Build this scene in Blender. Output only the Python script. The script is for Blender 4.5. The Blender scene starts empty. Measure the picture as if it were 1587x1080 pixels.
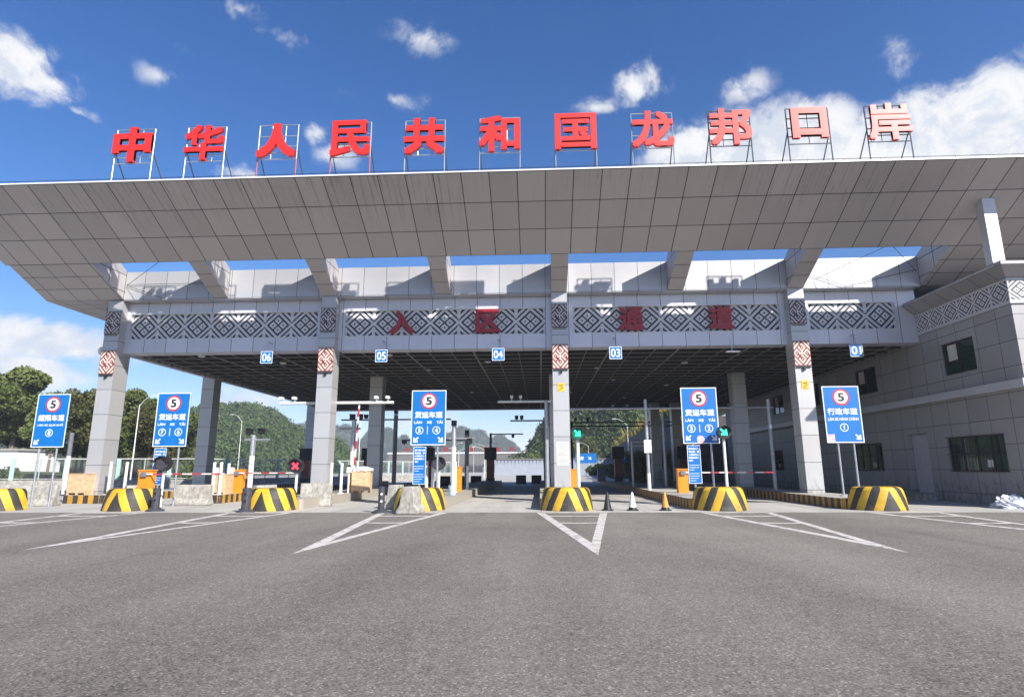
import bpy, math, random
import numpy as np
from math import sin, cos, pi, radians, sqrt, atan2, hypot
from mathutils import Matrix, Vector

S = bpy.context.scene
COL = S.collection
R = random.Random(7)

# ------------------------------------------------------------------ camera
F, PITCH, YAW, ROLL, EYE = 904.5, radians(11.59), radians(2.715), radians(-0.223), 1.6
fw = Vector((-sin(YAW)*cos(PITCH), cos(YAW)*cos(PITCH), sin(PITCH)))
rt = Vector((cos(YAW), sin(YAW), 0))
up = rt.cross(fw)
rt2 = rt*cos(ROLL)+up*sin(ROLL)
up2 = up*cos(ROLL)-rt*sin(ROLL)
cd = bpy.data.cameras.new('camera')
cd.sensor_width = 36
cd.lens = 36*F/1587
cd.clip_end = 6000
cam = bpy.data.objects.new('camera', cd)
COL.objects.link(cam)
cam.matrix_world = Matrix(((rt2.x, up2.x, -fw.x, 0), (rt2.y, up2.y, -fw.y, 0), (rt2.z, up2.z, -fw.z, EYE), (0, 0, 0, 1)))
S.camera = cam

# ------------------------------------------------------------------ exposure, sun, sky
S.view_settings.view_transform = 'Standard'
S.view_settings.look = 'None'
S.view_settings.gamma = 1
S.view_settings.exposure = 1.05
SUN_TO = Vector((0.93, -1.0, 0.955)).normalized()
SUN_EL = math.asin(SUN_TO.z)
SUN_AZ = atan2(SUN_TO.x, SUN_TO.y)
sl = bpy.data.lights.new('sun', 'SUN')
sl.energy = 4.2
sl.angle = radians(0.53)
sl.color = (1.0, 0.95, 0.87)
so = bpy.data.objects.new('sun', sl)
COL.objects.link(so)
so.rotation_euler = SUN_TO.to_track_quat('Z', 'Y').to_euler()


def nd(nt, typ, ins=None, **props):
    n = nt.nodes.new(typ)
    for k, v in props.items():
        setattr(n, k, v)
    for k, v in (ins or {}).items():
        s = n.inputs[k]
        if isinstance(v, bpy.types.NodeSocket):
            nt.links.new(v, s)
        else:
            s.default_value = v
    return n


def mth(nt, op, a, b=None, c=None, clamp=False):
    n = nt.nodes.new('ShaderNodeMath')
    n.operation = op
    n.use_clamp = clamp
    for i, v in enumerate((a, b, c)):
        if v is None:
            continue
        if isinstance(v, bpy.types.NodeSocket):
            nt.links.new(v, n.inputs[i])
        else:
            n.inputs[i].default_value = v
    return n.outputs[0]


def mixc(nt, fac, a, b, typ='MIX'):
    n = nt.nodes.new('ShaderNodeMix')
    n.data_type = 'RGBA'
    n.blend_type = typ
    for i, v in ((0, fac), (6, a), (7, b)):
        if isinstance(v, bpy.types.NodeSocket):
            nt.links.new(v, n.inputs[i])
        elif i == 0:
            n.inputs[0].default_value = v
        else:
            n.inputs[i].default_value = (v[0], v[1], v[2], 1)
    return n.outputs[2]


def smooth(nt, x, lo, hi):
    n = nd(nt, 'ShaderNodeMapRange', {'Value': x, 'From Min': lo, 'From Max': hi}, interpolation_type='SMOOTHSTEP')
    return n.outputs[0]


w = bpy.data.worlds.new('World')
S.world = w
w.use_nodes = True
nt = w.node_tree
nt.nodes.clear()
sky = nd(nt, 'ShaderNodeTexSky', sky_type='NISHITA', sun_disc=False, sun_elevation=SUN_EL, sun_rotation=SUN_AZ,
         altitude=800, air_density=1.0, dust_density=0.6, ozone_density=2.5)
tc = nd(nt, 'ShaderNodeTexCoord')
dirv = tc.outputs['Generated']
sep = nd(nt, 'ShaderNodeSeparateXYZ', {0: dirv})
az = mth(nt, 'ARCTAN2', sep.outputs[0], sep.outputs[1])
el = mth(nt, 'ARCSINE', sep.outputs[2])
uv = nd(nt, 'ShaderNodeCombineXYZ', {0: az, 1: el})
CLOUDS = [(-0.813,0.508,0.072,0.040,1.25),(-0.772,0.500,0.040,0.026,1),(-0.735,0.476,0.026,0.010,0.62),
(0.192,0.614,0.048,0.036,1.15),(0.121,0.588,0.060,0.018,0.75),(0.376,0.579,0.044,0.024,0.85),
(0.321,0.490,0.123,0.056,1.8),(0.443,0.490,0.103,0.052,1.8),(0.590,0.440,0.129,0.066,1.9),
(0.700,0.438,0.095,0.066,1.9),(0.668,0.408,0.088,0.032,1.3),(0.596,0.553,0.030,0.034,0.6),
(-0.213,0.684,0.062,0.022,0.6),(-0.538,0.668,0.048,0.019,0.56),(-0.477,0.649,0.067,0.020,0.45),
(-0.647,0.552,0.032,0.014,0.58),(-0.602,0.593,0.027,0.016,0.45),(-0.269,0.594,0.072,0.014,0.5),
(-0.401,0.530,0.030,0.020,0.9),(-0.366,0.502,0.036,0.020,0.85),(-0.518,0.450,0.05,0.017,0.85),
(-0.734,0.170,0.110,0.030,1.6),(-0.749,0.128,0.085,0.028,1.5),(-0.675,0.162,0.054,0.027,0.95),
(-0.478,0.105,0.076,0.030,0.85),(-0.194,0.070,0.109,0.027,0.72),(-0.106,0.049,0.109,0.022,0.65),
(-1.3,0.4,0.25,0.08,1.2),(1.2,0.45,0.35,0.12,1.3),(1.9,0.3,0.3,0.1,1.2),(2.8,0.35,0.3,0.1,1.1),(-2.3,0.3,0.35,0.09,1.1)]
D = None
for (a0, e0, da, de, st) in CLOUDS:
    v1 = nd(nt, 'ShaderNodeVectorMath', {0: uv.outputs[0], 1: (a0, e0, 0)}, operation='SUBTRACT')
    v2 = nd(nt, 'ShaderNodeVectorMath', {0: v1.outputs[0], 1: (1/(da*1.42), 1/(de*1.42), 1)}, operation='MULTIPLY')
    v3 = nd(nt, 'ShaderNodeVectorMath', {0: v2.outputs[0]}, operation='LENGTH')
    f = mth(nt, 'MULTIPLY_ADD', v3.outputs['Value'], -st, st)
    D = f if D is None else mth(nt, 'MAXIMUM', D, f)
D = mth(nt, 'MAXIMUM', D, -0.6)
no1 = nd(nt, 'ShaderNodeTexNoise', {'Vector': dirv, 'Scale': 12.0, 'Detail': 12.0, 'Roughness': 0.66, 'Distortion': 0.25})
no2 = nd(nt, 'ShaderNodeTexNoise', {'Vector': dirv, 'Scale': 4.5, 'Detail': 4.0, 'Roughness': 0.55})
dens = mth(nt, 'ADD', D, mth(nt, 'MULTIPLY', mth(nt, 'SUBTRACT', no1.outputs[0], 0.54), 2.9))
cm = smooth(nt, dens, 0.10, 0.70)
cm = mth(nt, 'MULTIPLY', cm, smooth(nt, D, -0.25, 0.95))
cm = mth(nt, 'MULTIPLY', cm, 0.97)
off = nd(nt, 'ShaderNodeVectorMath', {0: dirv, 1: (0.012, -0.008, 0.022)}, operation='ADD')
no3 = nd(nt, 'ShaderNodeTexNoise', {'Vector': off.outputs[0], 'Scale': 12.0, 'Detail': 6.0, 'Roughness': 0.66, 'Distortion': 0.25})
shd = smooth(nt, mth(nt, 'SUBTRACT', no1.outputs[0], no3.outputs[0]), -0.10, 0.08)
ccol = mixc(nt, shd, (0.72, 0.77, 0.86), (0.98, 0.98, 0.98))
SKYK = 0.082
skyc = nd(nt, 'ShaderNodeHueSaturation', {'Color': sky.outputs[0], 'Saturation': 1.36, 'Value': SKYK, 'Hue': 0.510})
cloudc = nd(nt, 'ShaderNodeVectorMath', {0: ccol, 'Scale': 0.50}, operation='SCALE')
hz = smooth(nt, el, 0.30, 0.0)
skyh = mixc(nt, hz, (1, 1, 1), (1.0, 0.90, 1.0))
skym = mixc(nt, 1.0, skyc.outputs[0], skyh, 'MULTIPLY')
allc = mixc(nt, cm, skym, cloudc.outputs[0])
bg = nd(nt, 'ShaderNodeBackground', {'Color': allc, 'Strength': 1.0})
ow = nd(nt, 'ShaderNodeOutputWorld')
nt.links.new(bg.outputs[0], ow.inputs[0])


# ------------------------------------------------------------------ materials
def new_mat(name):
    m = bpy.data.materials.new(name)
    m.use_nodes = True
    t = m.node_tree
    t.nodes.clear()
    b = t.nodes.new('ShaderNodeBsdfPrincipled')
    o = t.nodes.new('ShaderNodeOutputMaterial')
    t.links.new(b.outputs[0], o.inputs[0])
    return m, t, b


def setc(t, b, c):
    if isinstance(c, bpy.types.NodeSocket):
        t.links.new(c, b.inputs['Base Color'])
    else:
        b.inputs['Base Color'].default_value = (c[0], c[1], c[2], 1)


def plain(name, col, rough=0.5, metal=0.0, var=0.12, scale=6.0, bump=0.0):
    m, t, b = new_mat(name)
    g = nd(t, 'ShaderNodeTexCoord')
    n = nd(t, 'ShaderNodeTexNoise', {'Vector': g.outputs['Object'], 'Scale': scale, 'Detail': 6.0, 'Roughness': 0.65})
    f = smooth(t, n.outputs[0], 0.3, 0.7)
    lo = tuple(c*(1-var) for c in col)
    hi = tuple(min(1, c*(1+var)) for c in col)
    setc(t, b, mixc(t, f, lo, hi))
    b.inputs['Roughness'].default_value = rough
    b.inputs['Metallic'].default_value = metal
    if bump:
        bp = nd(t, 'ShaderNodeBump', {'Height': n.outputs[0], 'Strength': bump, 'Distance': 0.02})
        t.links.new(bp.outputs[0], b.inputs['Normal'])
    return m


def uvxy(t):
    u = nd(t, 'ShaderNodeUVMap')
    s = nd(t, 'ShaderNodeSeparateXYZ', {0: u.outputs[0]})
    return u.outputs[0], s.outputs[0], s.outputs[1]


def panel_mat(name, col, du, dv, pu=0.0, pv=0.0, wl=0.022, rough=0.42, metal=0.25, streak=0.0, var=0.12, base=0.0):
    """metal cladding: rectangular panels du x dv metres on the UV (metres), thin dark joints"""
    m, t, b = new_mat(name)
    vec, u, v = uvxy(t)
    us = mth(t, 'DIVIDE', mth(t, 'SUBTRACT', u, pu), du)
    vs = mth(t, 'DIVIDE', mth(t, 'SUBTRACT', v, pv), dv)
    fu, fv = mth(t, 'FLOOR', us), mth(t, 'FLOOR', vs)
    au = mth(t, 'ABSOLUTE', mth(t, 'SUBTRACT', mth(t, 'SUBTRACT', us, fu), 0.5))
    av = mth(t, 'ABSOLUTE', mth(t, 'SUBTRACT', mth(t, 'SUBTRACT', vs, fv), 0.5))
    lu = mth(t, 'GREATER_THAN', au, 0.5-wl/du/2)
    lv = mth(t, 'GREATER_THAN', av, 0.5-wl/dv/2)
    line = mth(t, 'MAXIMUM', lu, lv)
    cell = nd(t, 'ShaderNodeCombineXYZ', {0: fu, 1: fv})
    wn = nd(t, 'ShaderNodeTexWhiteNoise', {0: cell.outputs[0]}, noise_dimensions='2D')
    n = nd(t, 'ShaderNodeTexNoise', {'Vector': vec, 'Scale': 0.7, 'Detail': 7.0, 'Roughness': 0.65})
    k = mth(t, 'ADD', mth(t, 'MULTIPLY_ADD', wn.outputs[0], var, 1-var/2), mth(t, 'MULTIPLY', mth(t, 'SUBTRACT', n.outputs[0], 0.5), 0.16))
    if streak:
        sv = nd(t, 'ShaderNodeVectorMath', {0: vec, 1: (5.0, 0.16, 1)}, operation='MULTIPLY')
        sn = nd(t, 'ShaderNodeTexNoise', {'Vector': sv.outputs[0], 'Scale': 1.6, 'Detail': 5.0, 'Roughness': 0.7})
        big = nd(t, 'ShaderNodeTexNoise', {'Vector': vec, 'Scale': 0.12, 'Detail': 2.0})
        s1 = mth(t, 'MULTIPLY', smooth(t, sn.outputs[0], 0.48, 0.72), smooth(t, v, 1.2, 4.4))
        s1 = mth(t, 'MULTIPLY', s1, smooth(t, big.outputs[0], 0.35, 0.6))
        k = mth(t, 'MULTIPLY', k, mth(t, 'MULTIPLY_ADD', s1, -streak, 1.0))
    if base:                                   # splash marks and grime on the lowest metre, with ragged upper outline
        gv = nd(t, 'ShaderNodeVectorMath', {0: vec, 1: (3.0, 1.3, 1)}, operation='MULTIPLY')
        gn = nd(t, 'ShaderNodeTexNoise', {'Vector': gv.outputs[0], 'Scale': 1.4, 'Detail': 8.0, 'Roughness': 0.72})
        gr = mth(t, 'ADD', gn.outputs[0], mth(t, 'MULTIPLY', v, -0.13))
        k = mth(t, 'MULTIPLY', k, mth(t, 'MULTIPLY_ADD', smooth(t, gr, 0.36, 0.58), -base, 1.0))
        dv_ = nd(t, 'ShaderNodeVectorMath', {0: vec, 1: (7.0, 0.22, 1)}, operation='MULTIPLY')
        dn = nd(t, 'ShaderNodeTexNoise', {'Vector': dv_.outputs[0], 'Scale': 1.5, 'Detail': 6.0, 'Roughness': 0.7})
        k = mth(t, 'MULTIPLY', k, mth(t, 'MULTIPLY_ADD', smooth(t, dn.outputs[0], 0.56, 0.72), -0.16, 1.0))
    base = nd(t, 'ShaderNodeVectorMath', {0: col, 'Scale': k}, operation='SCALE')
    setc(t, b, mixc(t, line, base.outputs[0], (0.03, 0.03, 0.035)))
    b.inputs['Metallic'].default_value = metal
    rr = nd(t, 'ShaderNodeMapRange', {'Value': n.outputs[0], 'To Min': rough-0.06, 'To Max': rough+0.08})
    t.links.new(rr.outputs[0], b.inputs['Roughness'])
    tilt = nd(t, 'ShaderNodeBump', {'Height': n.outputs[0], 'Strength': 0.12, 'Distance': 0.05})
    t.links.new(tilt.outputs[0], b.inputs['Normal'])
    return m


PANELC = (0.46, 0.465, 0.49)
M = {}
M['canopy'] = panel_mat('canopy_panel', (0.43, 0.402, 0.402), 1.19, 1.519, pu=0.36, wl=0.038, streak=0.6, rough=0.46, metal=0.2, var=0.17)
M['end'] = panel_mat('canopy_end_panel', (0.43, 0.402, 0.402), 1.19, 0.909, pu=0.36, wl=0.036, rough=0.5, metal=0.15)
M['panel'] = panel_mat('wall_panel', PANELC, 1.19, 1.64, pu=0.36, pv=10.48, wl=0.022)
M['fascia'] = panel_mat('fascia_panel', (0.58, 0.57, 0.62), 1.19, 3.0, pu=0.36, pv=7.4, wl=0.026, base=0.001)
M['column'] = panel_mat('column_panel', (0.47, 0.47, 0.475), 3.0, 1.28, pu=1.5, pv=0.55, wl=0.022, metal=0.35, base=0.5)
M['sidewall'] = panel_mat('side_wall_panel', (0.325, 0.315, 0.32), 1.22, 1.02, pu=0.1, pv=0.45, wl=0.022, base=0.45)
M['trim'] = plain('trim_metal', (0.5, 0.5, 0.52), 0.4, 0.3, 0.06, 1.0)
M['whitetrim'] = plain('white_trim', (0.7, 0.7, 0.7), 0.45, 0.1, 0.06, 1.0)
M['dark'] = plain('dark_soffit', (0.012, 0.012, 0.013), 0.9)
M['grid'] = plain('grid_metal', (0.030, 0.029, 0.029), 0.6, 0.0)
M['rail'] = plain('ceiling_rail_metal', (0.23, 0.22, 0.215), 0.6, 0.0)
M['steel'] = plain('galvanised_steel', (0.42, 0.44, 0.48), 0.4, 0.6, 0.12, 4)
M['rust'] = plain('rust_red_steel', (0.35, 0.10, 0.10), 0.6, 0.2)
M['brace'] = plain('dark_steel', (0.10, 0.105, 0.12), 0.5, 0.5)
M['whitepost'] = plain('white_painted_metal', (0.72, 0.72, 0.70), 0.45, 0.0, 0.10, 5)
M['greypost'] = plain('grey_painted_metal', (0.16, 0.17, 0.20), 0.5, 0.1, 0.12, 5)
M['black'] = plain('black_paint', (0.014, 0.014, 0.016), 0.5)
M['bollard'] = plain('dark_grey_plastic', (0.045, 0.048, 0.06), 0.5, 0, 0.25, 8)
M['orange'] = plain('orange_paint', (0.78, 0.26, 0.015), 0.42, 0, 0.06, 3)
M['redpaint'] = plain('red_paint', (0.55, 0.03, 0.04), 0.45)
M['darkred'] = plain('dark_red_paint', (0.20, 0.028, 0.02), 0.45)
M['door'] = plain('grey_door', (0.40, 0.39, 0.42), 0.45)
M['white'] = plain('white_lettering', (0.80, 0.80, 0.80), 0.5, 0, 0.03)
M['ink'] = plain('black_lettering', (0.02, 0.02, 0.022), 0.5, 0, 0.03)
M['blue'] = plain('blue_reflective_sheet', (0.0, 0.138, 0.455), 0.45, 0, 0.05, 1.5)
M['notice'] = plain('blue_notice_sheet', (0.002, 0.14, 0.46), 0.42, 0, 0.08, 1.5)
M['yellowsheet'] = plain('yellow_sticker', (0.75, 0.45, 0.03), 0.5)
M['paper'] = plain('paper', (0.66, 0.66, 0.64), 0.7, 0, 0.05)
M['wood'] = plain('pale_wood', (0.56, 0.38, 0.22), 0.75, 0, 0.22, 7)
M['tile'] = plain('roof_grey', (0.15, 0.145, 0.14), 0.6)
M['whitewall'] = plain('white_render', (0.68, 0.68, 0.68), 0.8, 0, 0.08, 1)
M['mint'] = plain('mint_green_paint', (0.34, 0.50, 0.45), 0.55)
M['fencewire'] = plain('fence_wire', (0.40, 0.44, 0.43), 0.5, 0.2)
M['windowframe'] = plain('window_frame', (0.035, 0.022, 0.022), 0.45)
M['curtain'] = plain('pale_blind', (0.5, 0.47, 0.43), 0.8)
M['chicken'] = plain('pink_sticker', (0.72, 0.42, 0.46), 0.5, 0, 0.5, 25)
M['cable'] = plain('dark_cable', (0.03, 0.03, 0.035), 0.6)

# red sign faces: glossy enamel, a broad highlight towards the sun
m, t, b = new_mat('red_enamel')
setc(t, b, (0.66, 0.024, 0.018))
b.inputs['Roughness'].default_value = 0.43
b.inputs['Specular IOR Level'].default_value = 0.5
M['redface'] = m
m, t, b = new_mat('dark_red_enamel')
setc(t, b, (0.30, 0.012, 0.022))
b.inputs['Roughness'].default_value = 0.4
M['redwall'] = m

# glass
m, t, b = new_mat('window_glass')
setc(t, b, (0.014, 0.034, 0.031))
b.inputs['Roughness'].default_value = 0.04
b.inputs['Specular IOR Level'].default_value = 0.8
M['glass'] = m

for nm, c, e in (('green_lamp', (0.02, 0.75, 0.35), 1.3), ('red_lamp', (0.9, 0.03, 0.06), 1.0)):
    m, t, b = new_mat(nm)
    setc(t, b, c)
    b.inputs['Emission Color'].default_value = (*c, 1)
    b.inputs['Emission Strength'].default_value = e
    M[nm] = m
M['greenface'] = plain('green_signal_face', (0.0, 0.13, 0.07), 0.4)
m, t, b = new_mat('lamp_lens')
setc(t, b, (0.6, 0.6, 0.6))
b.inputs['Roughness'].default_value = 0.3
M['lens'] = m


# asphalt
def ground_mats():
    m, t, b = new_mat('asphalt')
    g = nd(t, 'ShaderNodeTexCoord').outputs['Object']
    fine = nd(t, 'ShaderNodeTexNoise', {'Vector': g, 'Scale': 38.0, 'Detail': 7.0, 'Roughness': 1.0})
    vor = nd(t, 'ShaderNodeTexVoronoi', {'Vector': g, 'Scale': 85.0})
    gv = nd(t, 'ShaderNodeVectorMath', {0: g, 1: (0.10, 0.42, 1)}, operation='MULTIPLY')
    rot = nd(t, 'ShaderNodeMapping', {'Vector': g, 'Rotation': (0, 0, radians(38)), 'Scale': (0.9, 0.12, 1)})
    band = nd(t, 'ShaderNodeTexNoise', {'Vector': gv.outputs[0], 'Scale': 1.2, 'Detail': 6.0, 'Roughness': 0.6})
    trk = nd(t, 'ShaderNodeTexNoise', {'Vector': rot.outputs[0], 'Scale': 0.55, 'Detail': 4.0, 'Roughness': 0.55})
    blo = nd(t, 'ShaderNodeTexNoise', {'Vector': g, 'Scale': 0.35, 'Detail': 5.0, 'Roughness': 0.6})
    k = mth(t, 'ADD', mth(t, 'MULTIPLY', mth(t, 'SUBTRACT', fine.outputs[0], 0.5), 4.6), 1.0)
    mid = nd(t, 'ShaderNodeTexNoise', {'Vector': g, 'Scale': 7.0, 'Detail': 4.0, 'Roughness': 0.8})
    k = mth(t, 'ADD', k, mth(t, 'MULTIPLY', mth(t, 'SUBTRACT', mid.outputs[0], 0.5), 0.9))
    k = mth(t, 'ADD', k, mth(t, 'MULTIPLY', mth(t, 'SUBTRACT', band.outputs[0], 0.5), 0.28))
    k = mth(t, 'ADD', k, mth(t, 'MULTIPLY', mth(t, 'SUBTRACT', trk.outputs[0], 0.5), 0.75))
    k = mth(t, 'ADD', k, mth(t, 'MULTIPLY', mth(t, 'SUBTRACT', blo.outputs[0], 0.5), 0.5))
    chips = nd(t, 'ShaderNodeTexVoronoi', {'Vector': g, 'Scale': 58.0})
    chv = nd(t, 'ShaderNodeSeparateXYZ', {0: chips.outputs['Color']}).outputs[0]
    k = mth(t, 'ADD', k, mth(t, 'MULTIPLY', mth(t, 'SUBTRACT', chv, 0.5), 0.75))
    k = mth(t, 'ADD', k, mth(t, 'MULTIPLY', smooth(t, chv, 0.94, 0.97), 0.6))
    # a rolled-on overlay strip with a ragged edge, running from the middle lane to the lower right
    gs = nd(t, 'ShaderNodeSeparateXYZ', {0: g})
    wob2 = nd(t, 'ShaderNodeTexNoise', {'Vector': g, 'Scale': 0.6, 'Detail': 7.0, 'Roughness': 0.65})
    lane = mth(t, 'ADD', mth(t, 'MULTIPLY_ADD', gs.outputs[1], 0.22, gs.outputs[0]), mth(t, 'MULTIPLY', wob2.outputs[0], 2.2))
    strip = mth(t, 'MULTIPLY', smooth(t, lane, 6.9, 7.6), smooth(t, lane, 10.6, 9.6))
    k = mth(t, 'ADD', k, mth(t, 'MULTIPLY', strip, 0.14))
    lane2 = mth(t, 'ADD', mth(t, 'MULTIPLY_ADD', gs.outputs[1], -0.30, gs.outputs[0]), mth(t, 'MULTIPLY', wob2.outputs[0], 2.6))
    strip2 = mth(t, 'MULTIPLY', smooth(t, lane2, -5.6, -5.0), smooth(t, lane2, -2.6, -3.4))
    k = mth(t, 'ADD', k, mth(t, 'MULTIPLY', strip2, -0.10))
    # a few hairline cracks and pale scuffs
    wv = nd(t, 'ShaderNodeTexNoise', {'Vector': g, 'Scale': 0.8, 'Detail': 5.0})
    crv = nd(t, 'ShaderNodeVectorMath', {0: g, 1: wv.outputs['Color']}, operation='ADD')
    cr = nd(t, 'ShaderNodeTexVoronoi', {'Vector': crv.outputs[0], 'Scale': 0.11}, feature='DISTANCE_TO_EDGE')
    spots = nd(t, 'ShaderNodeTexNoise', {'Vector': g, 'Scale': 3.1, 'Detail': 6.0, 'Roughness': 0.75})
    k = mth(t, 'ADD', k, mth(t, 'MULTIPLY', smooth(t, spots.outputs[0], 0.66, 0.76), 0.45))
    # oil drips along the lanes, dark tyre arcs, small pale scuffs
    oil = nd(t, 'ShaderNodeTexNoise', {'Vector': g, 'Scale': 1.7, 'Detail': 3.0, 'Roughness': 0.5})
    k = mth(t, 'MULTIPLY', k, mth(t, 'MULTIPLY_ADD', smooth(t, oil.outputs[0], 0.69, 0.76), -0.22, 1.0))
    tv = nd(t, 'ShaderNodeMapping', {'Vector': g, 'Rotation': (0, 0, radians(-9)), 'Scale': (1.0, 0.05, 1)})
    tyre = nd(t, 'ShaderNodeTexNoise', {'Vector': tv.outputs[0], 'Scale': 1.15, 'Detail': 3.0, 'Roughness': 0.6})
    k = mth(t, 'MULTIPLY', k, mth(t, 'MULTIPLY_ADD', smooth(t, tyre.outputs[0], 0.56, 0.70), -0.15, 1.0))
    sc = nd(t, 'ShaderNodeMapping', {'Vector': g, 'Rotation': (0, 0, radians(12)), 'Scale': (0.7, 6.0, 1)})
    scn = nd(t, 'ShaderNodeTexNoise', {'Vector': sc.outputs[0], 'Scale': 1.6, 'Detail': 5.0, 'Roughness': 0.7})
    k = mth(t, 'ADD', k, mth(t, 'MULTIPLY', smooth(t, scn.outputs[0], 0.71, 0.77), 0.5))
    k = mth(t, 'MULTIPLY', k, mth(t, 'MULTIPLY_ADD', smooth(t, cr.outputs[0], 0.0010, 0.0003), -0.12, 1.0))
    base = nd(t, 'ShaderNodeVectorMath', {0: (0.172, 0.157, 0.138), 'Scale': k}, operation='SCALE')
    setc(t, b, base.outputs[0])
    b.inputs['Roughness'].default_value = 0.86
    b.inputs['Specular IOR Level'].default_value = 0.3
    bp = nd(t, 'ShaderNodeBump', {'Height': fine.outputs[0], 'Strength': 0.5, 'Distance': 0.012})
    t.links.new(bp.outputs[0], b.inputs['Normal'])
    M['asphalt'] = m

    m, t, b = new_mat('concrete_apron')
    g = nd(t, 'ShaderNodeTexCoord').outputs['Object']
    s = nd(t, 'ShaderNodeSeparateXYZ', {0: g})
    n1 = nd(t, 'ShaderNodeTexNoise', {'Vector': g, 'Scale': 0.5, 'Detail': 8.0, 'Roughness': 0.68})
    st = nd(t, 'ShaderNodeVectorMath', {0: g, 1: (1.6, 0.12, 1)}, operation='MULTIPLY')
    n2 = nd(t, 'ShaderNodeTexNoise', {'Vector': st.outputs[0], 'Scale': 0.9, 'Detail': 5.0})
    n3 = nd(t, 'ShaderNodeTexNoise', {'Vector': g, 'Scale': 40.0, 'Detail': 3.0})
    k = mth(t, 'ADD', mth(t, 'MULTIPLY', mth(t, 'SUBTRACT', n1.outputs[0], 0.5), 0.5), 1.0)
    k = mth(t, 'ADD', k, mth(t, 'MULTIPLY', mth(t, 'SUBTRACT', n2.outputs[0], 0.5), 0.75))
    k = mth(t, 'ADD', k, mth(t, 'MULTIPLY', mth(t, 'SUBTRACT', n3.outputs[0], 0.5), 0.25))
    jx = mth(t, 'ABSOLUTE', mth(t, 'SUBTRACT', mth(t, 'FRACT', mth(t, 'DIVIDE', s.outputs[0], 3.9)), 0.5))
    jy = mth(t, 'ABSOLUTE', mth(t, 'SUBTRACT', mth(t, 'FRACT', mth(t, 'DIVIDE', s.outputs[1], 5.0)), 0.5))
    jl = mth(t, 'MAXIMUM', mth(t, 'GREATER_THAN', jx, 0.496), mth(t, 'GREATER_THAN', jy, 0.497))
    base = nd(t, 'ShaderNodeVectorMath', {0: (0.40, 0.385, 0.355), 'Scale': k}, operation='SCALE')
    setc(t, b, mixc(t, mth(t, 'MULTIPLY', jl, 0.6), base.outputs[0], (0.07, 0.065, 0.06)))
    b.inputs['Roughness'].default_value = 0.85
    M['apron'] = m

    m, t, b = new_mat('worn_road_paint')
    g = nd(t, 'ShaderNodeTexCoord').outputs['Object']
    n1 = nd(t, 'ShaderNodeTexNoise', {'Vector': g, 'Scale': 3.0, 'Detail': 8.0, 'Roughness': 0.75})
    setc(t, b, mixc(t, smooth(t, n1.outputs[0], 0.47, 0.64), (0.56, 0.53, 0.50), (0.23, 0.215, 0.20)))
    b.inputs['Roughness'].default_value = 0.8
    M['roadpaint'] = m

    m, t, b = new_mat('old_concrete')
    g = nd(t, 'ShaderNodeTexCoord').outputs['Object']
    n1 = nd(t, 'ShaderNodeTexNoise', {'Vector': g, 'Scale': 4.0, 'Detail': 8.0, 'Roughness': 0.7})
    stv = nd(t, 'ShaderNodeVectorMath', {0: g, 1: (9, 9, 1.2)}, operation='MULTIPLY')
    n2 = nd(t, 'ShaderNodeTexNoise', {'Vector': stv.outputs[0], 'Scale': 1.0, 'Detail': 5.0, 'Roughness': 0.7})
    c = mixc(t, smooth(t, n1.outputs[0], 0.35, 0.65), (0.24, 0.23, 0.205), (0.42, 0.40, 0.36))
    c = mixc(t, mth(t, 'MULTIPLY', smooth(t, n2.outputs[0], 0.5, 0.68), 0.6), c, (0.12, 0.115, 0.095))
    setc(t, b, c)
    b.inputs['Roughness'].default_value = 0.9
    bp = nd(t, 'ShaderNodeBump', {'Height': n1.outputs[0], 'Strength': 0.7, 'Distance': 0.03})
    t.links.new(bp.outputs[0], b.inputs['Normal'])
    M['oldconcrete'] = m

    # yellow and black hazard paint, from the UV: u = along, v = up
    for nm, kk, per, yel, blk, wear in (('hazard_nose', 0.42, 0.64, (0.72, 0.43, 0.02), (0.032, 0.030, 0.029), 0.06),
                                        ('hazard_kerb', 0.0, 0.52, (0.50, 0.27, 0.03), (0.045, 0.035, 0.03), 0.16),
                                        ('hazard_kerb_faded', 0.0, 0.56, (0.46, 0.40, 0.31), (0.25, 0.20, 0.16), 0.5)):
        m, t, b = new_mat(nm)
        vec, u, v = uvxy(t)
        oi = nd(t, 'ShaderNodeObjectInfo')
        vec = nd(t, 'ShaderNodeVectorMath', {0: vec, 1: nd(t, 'ShaderNodeCombineXYZ', {0: mth(t, 'MULTIPLY', oi.outputs['Random'], 57.0), 2: oi.outputs['Random']}).outputs[0]}, operation='ADD').outputs[0]
        q = mth(t, 'MULTIPLY_ADD', v, kk, mth(t, 'ABSOLUTE', u)) if kk else u
        wob = nd(t, 'ShaderNodeTexNoise', {'Vector': vec, 'Scale': 2.3, 'Detail': 4.0})
        q = mth(t, 'ADD', q, mth(t, 'MULTIPLY', mth(t, 'SUBTRACT', wob.outputs[0], 0.5), 0.06))
        f = mth(t, 'FRACT', mth(t, 'ADD', mth(t, 'DIVIDE', q, per), 0.56 if kk else 0.0))
        isy = mth(t, 'GREATER_THAN', f, 0.5)
        n = nd(t, 'ShaderNodeTexNoise', {'Vector': vec, 'Scale': 5.0, 'Detail': 9.0, 'Roughness': 0.75})
        n2 = nd(t, 'ShaderNodeTexNoise', {'Vector': vec, 'Scale': 1.1, 'Detail': 4.0})
        yl = mixc(t, smooth(t, n2.outputs[0], 0.35, 0.7), tuple(c*0.72 for c in yel), yel)
        c = mixc(t, isy, blk, yl)
        c = mixc(t, smooth(t, n.outputs[0], 0.74-wear, 0.80-wear*0.8), c, (0.34, 0.31, 0.26))
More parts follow.
